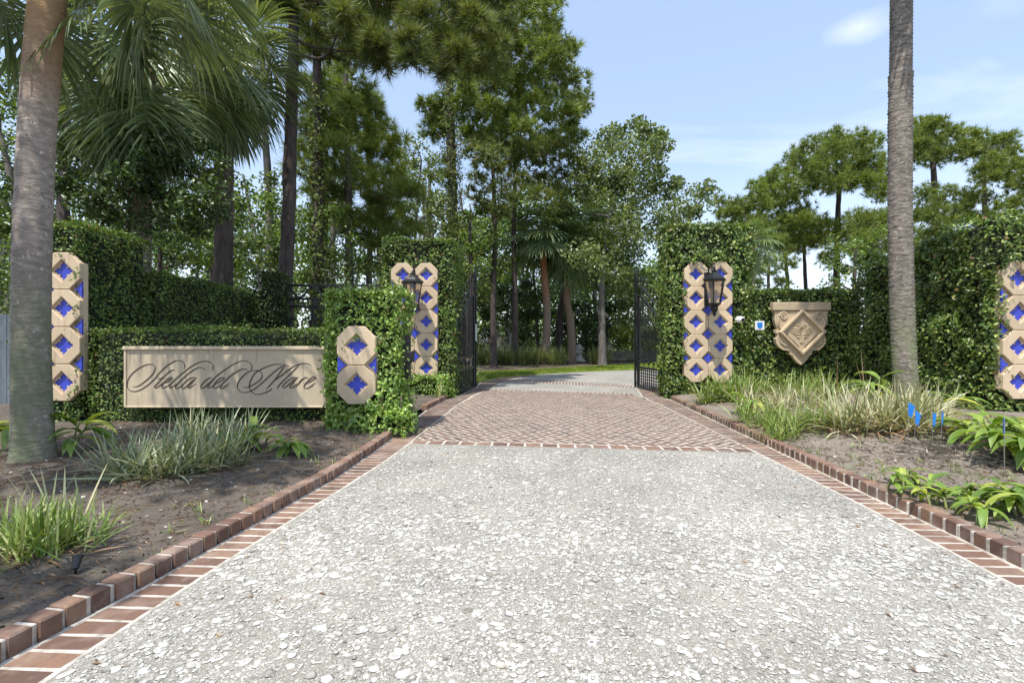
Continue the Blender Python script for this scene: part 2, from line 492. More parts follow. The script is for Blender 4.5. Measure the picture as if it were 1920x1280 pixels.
def shellmat():
    m, nt, out = newmat('oyster_shell')
    g = nt.nodes.new('ShaderNodeNewGeometry')
    col = ramp(nt, g.outputs['Random Per Island'], [(0, (.14, .13, .115)), (.14, (.25, .24, .215)), (.35, (.39, .375, .34)), (.65, (.56, .55, .515)), (.93, (.68, .67, .64)), (1, (.34, .3, .25))])
    n1 = noise(nt, g.outputs['Position'], 70, 4, .6, .8)
    col = mixc(nt, N(nt, 'ShaderNodeMapRange', {'Value': n1, 'From Min': .5, 'From Max': .75, 'To Min': 0, 'To Max': .6}).outputs[0], col, (.36, .34, .3))
    col = worn(nt, col, g.outputs['Position'])
    p = N(nt, 'ShaderNodeBsdfPrincipled', {'Base Color': col, 'Roughness': .6, 'Specular IOR Level': .35})
    b = N(nt, 'ShaderNodeBump', {'Height': n1, 'Strength': .4, 'Distance': .006})
    nt.links.new(b.outputs[0], p.inputs['Normal'])
    nt.links.new(p.outputs[0], out.inputs[0])
    return m


M['shell'] = shellmat()


def soilmat(name, a, b_, c):
    m, nt, out = newmat(name)
    p_ = pos(nt)
    n1 = noise(nt, p_, 2.2, 6, .65)
    n2 = noise(nt, p_, 45, 5, .7)
    col = ramp(nt, n1, [(.3, a), (.5, b_), (.72, c)])
    col = mixc(nt, N(nt, 'ShaderNodeMapRange', {'Value': n2, 'From Min': .35, 'From Max': .7, 'To Min': 0, 'To Max': .65}).outputs[0], col, tuple(x * 1.5 for x in c))
    n3 = noise(nt, p_, 110, 3, .6)
    col = mixc(nt, N(nt, 'ShaderNodeMapRange', {'Value': n3, 'From Min': .55, 'From Max': .7, 'To Min': 0, 'To Max': .6}).outputs[0], col, tuple(x * .4 for x in a))
    p = N(nt, 'ShaderNodeBsdfPrincipled', {'Base Color': col, 'Roughness': .95, 'Specular IOR Level': .15})
    b = N(nt, 'ShaderNodeBump', {'Height': n2, 'Strength': .7, 'Distance': .02})
    nt.links.new(b.outputs[0], p.inputs['Normal'])
    nt.links.new(p.outputs[0], out.inputs[0])
    return m


M['soil'] = soilmat('sandy_soil', (.05, .042, .034), (.09, .076, .062), (.145, .124, .102))
M['soil_right'] = soilmat('pale_sandy_soil', (.10, .083, .066), (.17, .145, .118), (.235, .205, .17))
M['woodsoil'] = soilmat('wood_floor', (.05, .042, .03), (.09, .075, .05), (.13, .11, .075))
M['turf'] = soilmat('turf_soil', (.10, .17, .025), (.15, .22, .035), (.19, .26, .045))


def glassmat():
    m, nt, out = newmat('seeded_glass')
    p = N(nt, 'ShaderNodeBsdfPrincipled', {'Base Color': (.75, .65, .52, 1), 'Roughness': .12, 'Transmission Weight': .8, 'IOR': 1.2})
    nt.links.new(p.outputs[0], out.inputs[0])
    return m


M['glass'] = glassmat()

# ------------------------------------------------------------------ world, sun, camera
SUN_EL = R(66)
SUN_DIR = unit(np.array([.45, .89]))          # the way the light travels on the ground
w = bpy.data.worlds.new('World'); S.world = w; w.use_nodes = True
nt = w.node_tree; nt.nodes.clear()
wo = nt.nodes.new('ShaderNodeOutputWorld')
sky = nt.nodes.new('ShaderNodeTexSky'); sky.sky_type = 'NISHITA'
sky.sun_disc = False; sky.sun_elevation = SUN_EL
sky.sun_rotation = math.atan2(-SUN_DIR[0], -SUN_DIR[1])
sky.air_density = 1.0; sky.dust_density = 1.2; sky.ozone_density = 1.0; sky.altitude = 0
tc = nt.nodes.new('ShaderNodeTexCoord')
d_ = tc.outputs['Generated']
sx = N(nt, 'ShaderNodeSeparateXYZ', {0: d_})
den = math_n(nt, 'ADD', math_n(nt, 'MAXIMUM', sx.outputs[2], 0.0), .12)
cv = N(nt, 'ShaderNodeCombineXYZ', {0: math_n(nt, 'DIVIDE', sx.outputs[0], den), 1: math_n(nt, 'DIVIDE', sx.outputs[1], den), 2: 0.0}).outputs[0]
cvm = N(nt, 'ShaderNodeMapping', {'Vector': cv, 'Scale': (.55, 1.5, 1), 'Rotation': (0, 0, .25), 'Location': (3.1, 1.4, 0)}).outputs[0]
cn = noise(nt, cvm, 1.1, 8, .58, .6)
cm = N(nt, 'ShaderNodeMapRange', {'Value': cn, 'From Min': .55, 'From Max': .85, 'To Min': .0, 'To Max': .55}).outputs[0]
lowc = N(nt, 'ShaderNodeMapRange', {'Value': sx.outputs[2], 'From Min': .33, 'From Max': .0, 'To Min': .0, 'To Max': .55}).outputs[0]
cdir = unit(np.array([(1610 - 960) / F, 1.0, (640 - 52) / F]))
off = N(nt, 'ShaderNodeVectorMath', {0: d_, 1: tuple(cdir)}, operation='SUBTRACT').outputs[0]
offw = N(nt, 'ShaderNodeVectorMath', {0: off, 1: (1.0, 1.0, 2.3)}, operation='MULTIPLY').outputs[0]
dl = N(nt, 'ShaderNodeVectorMath', {0: offw}, operation='LENGTH').outputs['Value']
pn = noise(nt, d_, 14, 5, .6)
puff = N(nt, 'ShaderNodeMapRange', {'Value': math_n(nt, 'ADD', dl, math_n(nt, 'MULTIPLY', pn, .07)), 'From Min': .088, 'From Max': .03, 'To Min': 0, 'To Max': .5}).outputs[0]
cmx = math_n(nt, 'MAXIMUM', math_n(nt, 'MAXIMUM', cm, lowc), puff)
veil = mixc(nt, .34, sky.outputs[0], (4.4, 5.5, 7.4))
skyc = mixc(nt, cmx, veil, (6.0, 6.2, 6.5))
bg = N(nt, 'ShaderNodeBackground', {'Color': skyc, 'Strength': .15})
nt.links.new(bg.outputs[0], wo.inputs[0])

sl = bpy.data.lights.new('sun', 'SUN'); sl.energy = 4.0; sl.angle = R(.55); sl.color = (1.0, .955, .89)
so = bpy.data.objects.new('sun', sl); COL.objects.link(so)
ce = math.cos(SUN_EL)
ld = Vector((SUN_DIR[0] * ce, SUN_DIR[1] * ce, -math.sin(SUN_EL)))
so.rotation_euler = ld.to_track_quat('-Z', 'Y').to_euler()
so.location = (-6, -12, 30)

cam = bpy.data.cameras.new('camera'); co = bpy.data.objects.new('camera', cam); COL.objects.link(co)
co.location = (0, 0, H); co.rotation_euler = (R(90), 0, 0)
cam.sensor_width = 36; cam.lens = 36 * F / 1920; cam.clip_end = 3000; cam.clip_start = .05
S.camera = co
S.view_settings.view_transform = 'Standard'; S.view_settings.look = 'None'
S.view_settings.exposure = .58; S.view_settings.gamma = 1
S.cycles.max_bounces = 6; S.cycles.transparent_max_bounces = 8
S.cycles.caustics_reflective = False; S.cycles.caustics_refractive = False
S.cycles.use_denoising = True

# ------------------------------------------------------------------ ground
CURB_L = [(-2.3, -9), (-2.1, 0), (-2.04, 1.91), (-1.94, 2.46), (-1.81, 3.37), (-1.654, 4.55), (-1.60, 5.9), (-1.60, 9), (-1.45, 10.8)]
CURB_R = [(2.55, -9), (2.75, 0), (2.88, 2.7), (2.94, 3.35), (2.98, 3.98), (3.10, 5.42), (3.30, 8), (3.50, 10.6)]
IN_L = [(-2.05, -9), (-1.86, 0), (-1.774, 1.86), (-1.674, 2.83), (-1.497, 4.12), (-1.36, 5.2), (-1.295, 6.1), (-1.12, 9.6), (-.97, 11), (-.71, 12.86)]
IN_R = [(2.38, -9), (2.56, 0), (2.66, 2.6), (2.75, 3.7), (2.80, 4.6), (2.84, 5.6), (3.03, 9.75), (2.95, 11.7)]

g = MB()
xs = np.linspace(-400, 400, 41); ys = np.linspace(-300, 900, 61)
gx, gy = np.meshgrid(xs, ys)
gv = np.column_stack([gx.ravel(), gy.ravel(), np.full(gx.size, -.03)])
gf = np.array([(j * 41 + i, j * 41 + i + 1, (j + 1) * 41 + i + 1, (j + 1) * 41 + i) for j in range(60) for i in range(40)])
g.add(gv, gf)
tag(g.build('ground', M['woodsoil']), kind='structure')

# shell concrete: near apron
d = MB()
yy = np.concatenate([np.linspace(-9, 5.0, 30)])
poly = [(pathx(IN_L, y), y) for y in yy] + [(-1.30, 6.05), (2.845, 5.56)] + [(pathx(IN_R, y), y) for y in yy[::-1]]
d.prism_xy(poly, -.02, .0105)
# real shells pressed into the surface
r2 = np.random.default_rng(21)


def shells(n, y0, y1, rmin, rmax, k, ringed):
    y = y0 + (y1 - y0) * r2.uniform(0, 1, n) ** 1.25
    lo = np.interp(y, [p[1] for p in IN_L], [p[0] for p in IN_L]) + .03
    hi = np.interp(y, [p[1] for p in IN_R], [p[0] for p in IN_R]) - .03
    x = lo + (hi - lo) * r2.uniform(0, 1, n)
    keep = y < 6.02 - .118 * (x + 1.3) - .04
    x, y = x[keep], y[keep]; n = len(x)
    rr = rmin * (rmax / rmin) ** (r2.uniform(0, 1, n) ** 1.7)
    el = r2.uniform(.5, .95, n); th = r2.uniform(0, math.pi, n)
    a = np.arange(k) * 2 * math.pi / k
    irr = 1 + r2.normal(0, .13, (n, k))
    z0 = .0110 + r2.uniform(0, .004, n)
    tx, ty = r2.normal(0, .035, n), r2.normal(0, .035, n)
    lx = np.cos(a)[None] * irr * rr[:, None]; ly = np.sin(a)[None] * irr * (rr * el)[:, None]
    ct, st_ = np.cos(th)[:, None], np.sin(th)[:, None]

    def put(sx_, sy_, dz):
        u = lx * sx_; v_ = ly * sy_
        X = u * ct - v_ * st_; Y = u * st_ + v_ * ct
        return np.stack([X + x[:, None], Y + y[:, None], z0[:, None] + dz + X * tx[:, None] + Y * ty[:, None]], -1)
    if ringed:
        fr = r2.uniform(.45, .8, (n, 1))
        outer = put(1, 1, 0.0); inn = put(fr, fr, .0028); disc = put(fr, fr, .0026)
        mid = np.stack([x, y, z0 - .0004], -1)[:, None]
        V = np.concatenate([outer, inn, disc, mid], 1)
        kk = 3 * k + 1
        q = np.array([(i, (i + 1) % k, k + (i + 1) % k, k + i) for i in range(k)])
        t = np.array([(2 * k + i, 2 * k + (i + 1) % k, 3 * k) for i in range(k)])
        off = (np.arange(n) * kk)[:, None, None]
        base = d.n
        d.add(V.reshape(-1, 3), (q[None] + off).reshape(-1, 4), 1, True)
        d.Fs.append(((t[None] + off).reshape(-1, 3) + base, 1, True))
    else:
        V = put(1, 1, 0.0)
        d.add(V.reshape(-1, 3), (np.arange(k)[None] + (np.arange(n) * k)[:, None]), 1)


shells(4800, .9, 3.6, .007, .029, 9, True)
shells(3600, 2.6, 6.1, .009, .027, 8, True)
shells(24000, .9, 6.1, .004, .014, 6, False)
rl = np.random.default_rng(91)                 # dry leaf bits and needles blown onto the drive
yl = rl.uniform(.9, 6.0, 150); side_ = rl.uniform(0, 1, 150)
xl = np.where(side_ < .5, np.interp(yl, [p[1] for p in IN_L], [p[0] for p in IN_L]) + .05 + rl.exponential(.35, 150), np.interp(yl, [p[1] for p in IN_R], [p[0] for p in IN_R]) - .05 - rl.exponential(.5, 150))
ok = (yl < 5.9 - .118 * (xl + 1.3)) & (xl > -1.7) & (xl < 2.7)
Pl = np.column_stack([xl, yl, np.full(150, .017)])[ok]
v, f = cards(Pl, np.array([0, 0, 1.0]) + rl.normal(0, .15, Pl.shape), rl.uniform(.015, .06, len(Pl)), LEAF_V * [.5, 1, .6], LEAF_F, rl)
d.add(v, f, 2)
tag(d.build('driveway', [M['concrete'], M['shell'], M['dead']]), kind='structure')

# far drive beyond the gate
d = MB()
LAWN_LO = [(-1.05, 15.0), (-.38, 17.2), (.83, 18.6), (3.2, 20.5), (5.5, 21.7), (9, 23.0), (22, 25.5)]
far = [(-.9, 12.2), (3.0, 11.0), (3.7, 13.2), (6, 16), (10, 18), (22, 19.5)] + LAWN_LO[::-1]
d.prism_xy(far, -.02, .0105)
tag(d.build('driveway', M['concrete']), kind='structure')


def clip(poly, a, b):                           # keep the left of a->b
    out = []
    for i in range(len(poly)):
        p, q = poly[i], poly[(i + 1) % len(poly)]
        sp = (b[0] - a[0]) * (p[1] - a[1]) - (b[1] - a[1]) * (p[0] - a[0])
        sq = (b[0] - a[0]) * (q[1] - a[1]) - (b[1] - a[1]) * (q[0] - a[0])
        if sp >= 0: out.append(p)
        if sp * sq < 0:
            t = sp / (sp - sq); out.append((p[0] + (q[0] - p[0]) * t, p[1] + (q[1] - p[1]) * t))
    return out


def area(p):
    return .5 * abs(sum(p[i][0] * p[(i + 1) % len(p)][1] - p[(i + 1) % len(p)][0] * p[i][1] for i in range(len(p))))


# herringbone court with header courses and side aprons, bricks in mortar
hb = MB()
def strip(p, q, z=.0113):
    p, q = np.array(p, float), np.array(q, float)
    n = len(p)
    V = np.vstack([np.column_stack([p, np.full(n, z)]), np.column_stack([q, np.full(n, z)])])
    f = np.array([(i, i + 1, n + i + 1, n + i) for i in range(n - 1)])
    hb.add(V, f, 1)


yS = np.linspace(-9, 10.6, 60)
strip([(pathx(CURB_L, y) - .02, y) for y in yS], [(pathx(IN_L, y) + .006, y) for y in yS])
strip([(pathx(IN_R, y) - .006, y) for y in yS], [(pathx(CURB_R, y) + .02, y) for y in yS])
strip([(-1.295, 6.06), (-1.265, 6.27), (-1.12, 9.6), (-.97, 11), (-.70, 12.8), (-.63, 13.02)], [(2.84, 5.575), (2.85, 5.79), (3.03, 9.75), (2.98, 10.7), (2.93, 11.62), (3.0, 11.86)], .0110)
strip([(-1.46, 10.6), (-1.27, 11.4), (-1.02, 13.4), (-.97, 15.2), (-.40, 17.2), (.82, 18.65)], [(-.98, 10.6), (-.93, 11.4), (-.60, 13.25), (-.33, 15.1), (.14, 16.8), (1.12, 18.1)], .0116)
strip([(3.0, 10.6), (3.03, 11.2), (3.42, 13.15)], [(3.5, 10.6), (3.5, 11.2), (3.88, 13.15)], .0116)
HERR = [(-1.265, 6.27), (2.85, 5.79), (3.03, 9.75), (2.93, 11.62), (-.70, 12.78), (-1.12, 9.6)]


def brick_poly(p, z1, m=0, inset=.006):
    c = np.mean(np.array(p), axis=0)
    q = np.array(p)
    top = c + (q - c) * (1 - inset / max(.03, np.mean(np.linalg.norm(q - c, axis=1))))
    n = len(q)
    z1 += abs(rng.normal(0, .0005))
    v = np.vstack([np.column_stack([top, np.full(n, z1)]), np.column_stack([q, np.full(n, z1 - .004)]), np.column_stack([q, np.full(n, -.01)])])
    f = [tuple(range(n))]
    for k in (0, 1):
        f += [(k * n + i, (k + 1) * n + i, (k + 1) * n + (i + 1) % n, k * n + (i + 1) % n) for i in range(n)]
    hb.add(v, f, m)


BL, BW, J = .200, .095, .018
U = (BL + J) / 2                               # herringbone module (half a brick plus joint)
ca, sa = math.cos(R(135) - .14), math.sin(R(135) - .14)
for i in range(-90, 90):
    for j in range(-90, 90):
        k = (i - j) % 4
        if k == 0:
            rect = (i * U, j * U, 2 * U, U)
        elif k == 3:
            rect = (i * U, j * U, U, 2 * U)
        else:
            continue
        cxx, cyy = rect[0] + rect[2] / 2, rect[1] + rect[3] / 2
        wx = .9 + cxx * ca - cyy * sa; wy = 9.2 + cxx * sa + cyy * ca
        if not (-1.7 < wx < 3.5 and 5.2 < wy < 13.4):
            continue
        h = J / 2
        pts = [(rect[0] + h, rect[1] + h), (rect[0] + rect[2] - h, rect[1] + h), (rect[0] + rect[2] - h, rect[1] + rect[3] - h), (rect[0] + h, rect[1] + rect[3] - h)]
        p = [(.9 + a * ca - b * sa, 9.2 + a * sa + b * ca) for a, b in pts]
        for e in range(len(HERR)):
            p = clip(p, HERR[e], HERR[(e + 1) % len(HERR)])
            if len(p) < 3: break
        if len(p) >= 3 and area(p) > .0008:
            brick_poly(p, .0118, 2)


def course(a0, a1, b0, b1, pitch, m=0, z=.0122):   # headers filling the strip between edge a and edge b
    a0, a1, b0, b1 = map(np.array, (a0, a1, b0, b1))
    LL = np.linalg.norm(a1 - a0)
    n = max(1, int(round(LL / pitch)))
    jf = .010 * n / LL
    for i in range(n):
        t0, t1 = (i + jf) / n, (i + 1 - jf) / n
        p = [a0 + (a1 - a0) * t0, a0 + (a1 - a0) * t1, b0 + (b1 - b0) * t1, b0 + (b1 - b0) * t0]
        c = sum(p) / 4
        p = [c + (q - c) * .985 + rng.normal(0, .0015, 2) for q in p]
        brick_poly([tuple(q) for q in p], z, m)


course((-1.285, 6.07), (2.835, 5.585), (-1.275, 6.25), (2.84, 5.77), .205)
course((-.70, 12.80), (2.94, 11.64), (-.64, 13.0), (3.0, 11.84), .108, 2)
for side, inn, cur in ((-1, IN_L, CURB_L), (1, IN_R, CURB_R)):
    yy = np.arange(.6, 10.6, .108)
    for y in yy:
        y1 = y + .091
        for y_ in [y]:
            ax, bx = pathx(inn, y), pathx(cur, y)
            ax1, bx1 = pathx(inn, y1), pathx(cur, y1)
            e = .012 * side
            sl_ = .035 * side * .3
            p = [(ax + e, y), (bx - e, y - sl_), (bx1 - e, y1 - sl_), (ax1 + e, y1)]
            p = [(a + rng.normal(0, .0018), b + rng.normal(0, .0018)) for a, b in p]
            if side > 0: p = p
            else: p = p[::-1]
            brick_poly(p, .0122, 0 if y < 6.3 else 2)
# border by the lawn and the brick band across the far drive
course((-1.25, 11.4), (-1.0, 13.4), (-.95, 11.4), (-.62, 13.2), .11, 2)
course((-1.44, 10.65), (-1.25, 11.4), (-1.0, 10.65), (-.95, 11.4), .11, 2)
course((3.04, 10.65), (3.05, 11.2), (3.47, 10.65), (3.47, 11.15), .11, 2)
course((-1.0, 13.4), (-.95, 15.2), (-.60, 13.3), (-.35, 15.1), .11, 2)
course((-.95, 15.2), (-.38, 17.2), (-.35, 15.1), (.12, 16.8), .11, 2)
course((-.38, 17.2), (.83, 18.6), (.12, 16.8), (1.1, 18.1), .11, 2)
hb.prism_xy([(-.3, 15.25), (1.68, 14.4), (3.5, 13.2), (3.75, 13.95), (1.8, 15.4), (.2, 16.6)], -.02, .0111, 1)
for k in range(4):
    f0, f1 = k / 4 + .012, (k + 1) / 4 - .012
    lo = [np.array(q) for q in ((-.3, 15.25), (1.68, 14.4), (3.5, 13.2))]
    hi = [np.array(q) for q in ((.2, 16.6), (1.8, 15.4), (3.75, 13.95))]
    for s in range(2):
        A0, A1 = lo[s] + (hi[s] - lo[s]) * f0, lo[s + 1] + (hi[s + 1] - lo[s + 1]) * f0
        B0, B1 = lo[s] + (hi[s] - lo[s]) * f1, lo[s + 1] + (hi[s + 1] - lo[s + 1]) * f1
        course(A0, A1, B0, B1, .108, 2, .0122)
course((3.05, 11.2), (3.42, 13.1), (3.5, 11.2), (3.9, 13.1), .11, 2)
tag(hb.build('pavement', [M['brick'], M['mortar'], M['paverbrick']]), kind='structure')

# soldier-brick kerbs
for side, cur in ((-1, CURB_L), (1, CURB_R)):
    k = MB()
    y = .4
    yend = 10.7 if side < 0 else 10.5
    while y < yend:
        if side < 0 and 6.35 < y < 8.9:         # swallowed by the hedge pillar
            y += .11; continue
        x = pathx(cur, y + .05)
        ang = math.atan2(pathx(cur, y + .4) - pathx(cur, y - .3), .7)
        hgt = .112 + rng.normal(0, .002)
        jx, jr = rng.normal(0, .003), rng.normal(0, .02)
        k.box((x + side * .052 + jx, y + .05, hgt / 2 - .002), (.100, .084, hgt), -ang + jr, .009)
        k.box((x + side * .054, y + .105, .05), (.093, .026, .101), -ang, .006, 1)
        k.box((x + side * .0, y + .05, .012), (.02, .12, .012), -ang, .004, 1)
        y += .11
    tag(k.build('kerb', [M['brick'], M['mortar']]), kind='structure')


# planting beds
def bedz(x, y, side):
    d0 = (pathx(CURB_L, y) - x) if side < 0 else (x - pathx(CURB_R, y))
    base = .055 + .06 * min(1, max(0, d0 - .1) / .6)
    if side > 0:
        base += .14 * math.exp(-(((x - 5.6) / 1.6) ** 2 + ((y - 6.6) / 1.8) ** 2)) + .04 * min(1, max(0, d0) / 2)
    return base + .03 * fbm(x, y, .8, 3.1) + .010 * fbm(x, y, 5, 1.7)


for side, cur in ((-1, CURB_L), (1, CURB_R)):
    b = MB()
    yy = np.concatenate([np.linspace(-9, 0, 12, endpoint=False), np.linspace(0, 7.5, 110), np.linspace(7.6, 12.5, 30)])
    uu = np.concatenate([np.linspace(0, 5, 90), np.linspace(5.2, 16, 24)])
    V = []
    for y in yy:
        x0 = pathx(cur, y) + side * .098
        for u in uu:
            x = x0 + side * u
            V.append((x, y, bedz(x, y, side)))
    nu = len(uu)
    q = [(j * nu + i, j * nu + i + 1, (j + 1) * nu + i + 1, (j + 1) * nu + i) for j in range(len(yy) - 1) for i in range(nu - 1)]
    q = np.array(q)
    if side < 0: q = q[:, ::-1]
    b.add(V, q, 0, True)
    # litter: needles, chips, shell flecks lying on the soil
    r3 = np.random.default_rng(5 + side)

    def spots(n, umax=4.2, y0=.6, y1=7.4):
        y = r3.uniform(y0, y1, n); u = r3.uniform(.02, umax, n)
        x = np.array([pathx(cur, a) for a in y]) + side * (.1 + u)
        z = np.array([bedz(a, c, side) for a, c in zip(x, y)])
        return np.column_stack([x, y, z + .004])
    P = spots(5200)
    v, f = cards(P, np.array([0, 0, 1.0]) + r3.normal(0, .35, P.shape), r3.uniform(.015, .05, len(P)), np.array([[0, -.5, .1], [.12, 0, .2], [0, .5, .1], [-.12, 0, .2]]), LEAF_F, r3)
    b.add(v, f, 1)
    P = spots(4800)
    v, f = cards(P, np.array([0, 0, 1.0]) + r3.normal(0, .2, P.shape), r3.uniform(.05, .16, len(P)), np.array([[0, -.5, .02], [.018, 0, .06], [0, .5, .03], [-.018, 0, .06]]), LEAF_F, r3)
    b.add(v, f, 1)
    P = spots(700)
    v, f = cards(P, np.array([0, 0, 1.0]) + r3.normal(0, .3, P.shape), r3.uniform(.008, .032, len(P)), OVAL_V * [1.6, 1, .6], OVAL_F, r3)
    b.add(v, f, 2)
    P = spots(2500)
    v, f = cards(P, r3.normal(0, 1, P.shape), r3.uniform(.008, .025, len(P)), OVAL_V * [1.5, 1, 3], OVAL_F, r3)
    b.add(v, f, 3)
    tag(b.build('ground', [M['soil' if side < 0 else 'soil_right'], M['dead'], M['shell'], M['soil']]), kind='structure')

# lawn beyond the gate
lw = MB()
LAWN_HI = [(-1.6, 17.5), (-1.1, 19.6), (.93, 20.9), (3.64, 23.4), (6.8, 26.6), (10, 28), (22, 30)]
lw.prism_xy(LAWN_LO + LAWN_HI[::-1], -.02, .05)
tag(lw.build('lawn', M['turf']), kind='structure')
lg = MB()
r3 = np.random.default_rng(3)
t = r3.uniform(0, 1, 26000) ** 1.3 * .8
s = r3.uniform(0, 1, 26000)
lo = np.array([[np.interp(q * 6, range(7), [p[0] for p in LAWN_LO]), np.interp(q * 6, range(7), [p[1] for p in LAWN_LO])] for q in t])
hi = np.array([[np.interp(q * 6, range(7), [p[0] for p in LAWN_HI]), np.interp(q * 6, range(7), [p[1] for p in LAWN_HI])] for q in t])
pp = lo + (hi - lo) * s[:, None]
P = np.column_stack([pp, np.full(len(pp), .05)])
v, f = cards(P + [0, 0, .03], r3.normal(0, 1, P.shape) * [1, 1, .3], r3.uniform(.06, .12, len(P)), np.array([[-.12, -.5, 0], [.12, -.5, 0], [0, .5, 0]]), np.array([[0, 1, 2]]), r3)
lg.add(v, f)
tag(lg.build('grass', M['lawn']), 'short bright green lawn grass beside the shell drive', 'grass', kind='stuff')


# ------------------------------------------------------------------ clipped hedges
def nvec(P, s, seed):
    return np.array([mnoise.fractal(Vector((p[0] * s + seed, p[1] * s, p[2] * s)), 1.0, 2.0, 3) for p in P])


def hedge(name, label, boxes, mat, leaf=(.05, .08), dens=750, holes=(), shag=.05, group=None, faces='all', cat='hedge', extra=None, seed=1, stray=.06):
    """boxes: (x0,x1,y0,y1,z0,z1) - a dark core inside and leaves all over its skin"""
    r = np.random.default_rng(seed)
    h = MB()
    allP, allN = [], []
    for (x0, x1, y0, y1, z0, z1) in boxes:
        i = .07 + shag * .9
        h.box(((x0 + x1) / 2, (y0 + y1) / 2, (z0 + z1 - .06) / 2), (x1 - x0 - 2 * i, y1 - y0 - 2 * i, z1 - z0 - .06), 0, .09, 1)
        for ax, fixed, sgn, a0, a1, b0, b1 in ((1, y0, -1, x0, x1, z0, z1), (1, y1, 1, x0, x1, z0, z1), (0, x0, -1, y0, y1, z0, z1), (0, x1, 1, y0, y1, z0, z1), (2, z1, 1, x0, x1, y0, y1)):
            if ax == 1 and sgn > 0: dn = dens * .25
            else: dn = dens * (1.5 if ax == 2 else 1)
            n = int((a1 - a0) * (b1 - b0) * dn)
            if n <= 0: continue
            a = r.uniform(a0, a1, n); b = r.uniform(b0, b1, n)
            depth = r.uniform(-.07, .012, n)
            P = np.zeros((n, 3)); Nn = np.zeros((n, 3))
            if ax == 1: P[:, 0], P[:, 2], P[:, 1] = a, b, fixed
            elif ax == 0: P[:, 1], P[:, 2], P[:, 0] = a, b, fixed
            else: P[:, 0], P[:, 1], P[:, 2] = a, b, fixed
            bump = nvec(P, 2.3, seed * 3.7) * shag + nvec(P, .7, seed * 1.3) * shag * 1.3
            Nn[:, ax] = sgn
            P = P + Nn * (depth + bump)[:, None]
            # round the arrises
            for c_, lo_, hi_ in ((0, x0, x1), (1, y0, y1), (2, z0, z1)):
                pass
            cx = np.array([(x0 + x1) / 2, (y0 + y1) / 2, 0]); 
            ed = np.minimum(np.minimum(np.abs(P[:, 0] - x0), np.abs(P[:, 0] - x1)), np.abs(P[:, 1] - y0)) if ax == 2 else np.minimum(np.abs(P[:, 2] - z1), np.minimum(a - a0, a1 - a))
            pull = np.clip(.10 - ed, 0, .1) ** 2 * 4.0
            P = P - Nn * pull[:, None]
            thin = nvec(P, 1.6, seed * 5.1)
            ok = r.uniform(0, 1, n) > np.clip((thin - .15) * 1.8, 0, .4)
            if ax == 1 and sgn < 0:
                for (hx0, hx1, hz0, hz1) in holes:
                    wig = .035 * np.sin(P[:, 2] * 23 + P[:, 0] * 17) + r.normal(0, .02, n)
                    ok &= ~((P[:, 0] > hx0 + wig) & (P[:, 0] < hx1 - wig) & (P[:, 2] > hz0 + wig) & (P[:, 2] < hz1 - wig))
            allP.append(P[ok]); allN.append(Nn[ok])
            # stray shoots sticking out
            ns = int(n * stray)
            q = r.integers(0, n, ns)
            q = q[ok[q]]
            allP.append(P[q] + Nn[q] * r.uniform(.02, .10, (len(q), 1)) + r.normal(0, .02, (len(q), 3))); allN.append(Nn[q])
    P = np.vstack(allP); Nn = np.vstack(allN)
    if extra is not None:
        P = np.vstack([P, extra[0]]); Nn = np.vstack([Nn, extra[1]])
    NN = Nn * .8 + r.normal(0, .55, P.shape) + np.array([0, 0, .35])
    v, f = cards(P, NN, r.uniform(leaf[0], leaf[1], len(P)), OVAL_V, OVAL_F, r)
    h.add(v, f, 0)
    # drooping sprigs that creep over whatever is framed by the hole
    for (hx0, hx1, hz0, hz1) in holes:
        for _ in range(14):
            side = r.integers(0, 3)
            st = np.array([hx0 if side == 0 else hx1, boxes[0][2] - .035, r.uniform(hz0, hz1)]) if side < 2 else np.array([r.uniform(hx0, hx1), boxes[0][2] - .035, hz1])
            dr = np.array([.6 if side == 0 else (-.6 if side == 1 else r.normal(0, .4)), -.05, -.7])
            L = r.uniform(.08, .24)
            k = int(L / .02)
            Q = st + np.outer(np.linspace(0, L, k), unit(dr)) + r.normal(0, .008, (k, 3))
            v, f = cards(Q, np.tile([0, -1.0, .3], (k, 1)) + r.normal(0, .4, (k, 3)), r.uniform(.03, .055, k), OVAL_V, OVAL_F, r)
            h.add(v, f, 0)
    o = h.build(name, [mat, M['core']])
    return tag(o, label, cat, group)


PW = .546                                        # octagon tile width


def rect_hole(xc, zs, cols, d=.02):
    half = PW / 2 * cols
    return (xc - half + d, xc + half - d, min(zs) - PW / 2 + .03, max(zs) + PW / 2 - .03)


ROWS_R = [2.816 - .54 * i for i in range(5)]
ROWS_L = [2.86 - .546 * i for i in range(5)]
ROWS_LOW = [1.243, .697]
ROWS_TL = [2.335 - .546 * i for i in range(4)]
ROWS_TR = [2.30 - .546 * i for i in range(4)]

hedge('hedge_pillar', 'tall jasmine covered gate pillar right of the drive with ten star tiles and a lantern', [(3.47, 5.50, 10.85, 11.4, 0, 3.96), (3.95, 5.45, 11.5, 12.5, 0, 3.9)], M['gardenia'], (.04, .095), 1050,
      [rect_hole(4.41, ROWS_R, 2)], .10, cat='hedge pillar', seed=2, stray=.15, group='green gate pillars')
hedge('hedge_pillar', 'tall trimmed fig pillar behind the low pillar left of the gate, with star tiles', [(-3.06, -1.33, 11.25, 12.7, 0, 3.75)], M['fig'], (.05, .08), 800,
      [rect_hole(-2.29, ROWS_L, 2)], .065, cat='hedge pillar', seed=3, stray=.12, group='green gate pillars')
hedge('hedge_pillar', 'low bright leafy pillar at the right end of the name sign', [(-2.66, -1.57, 6.72, 7.5, .05, 2.04)], M['jasmine'], (.032, .07), 1750,
      [rect_hole(-2.165, ROWS_LOW, 1)], .085, cat='hedge pillar', seed=4, stray=.18)
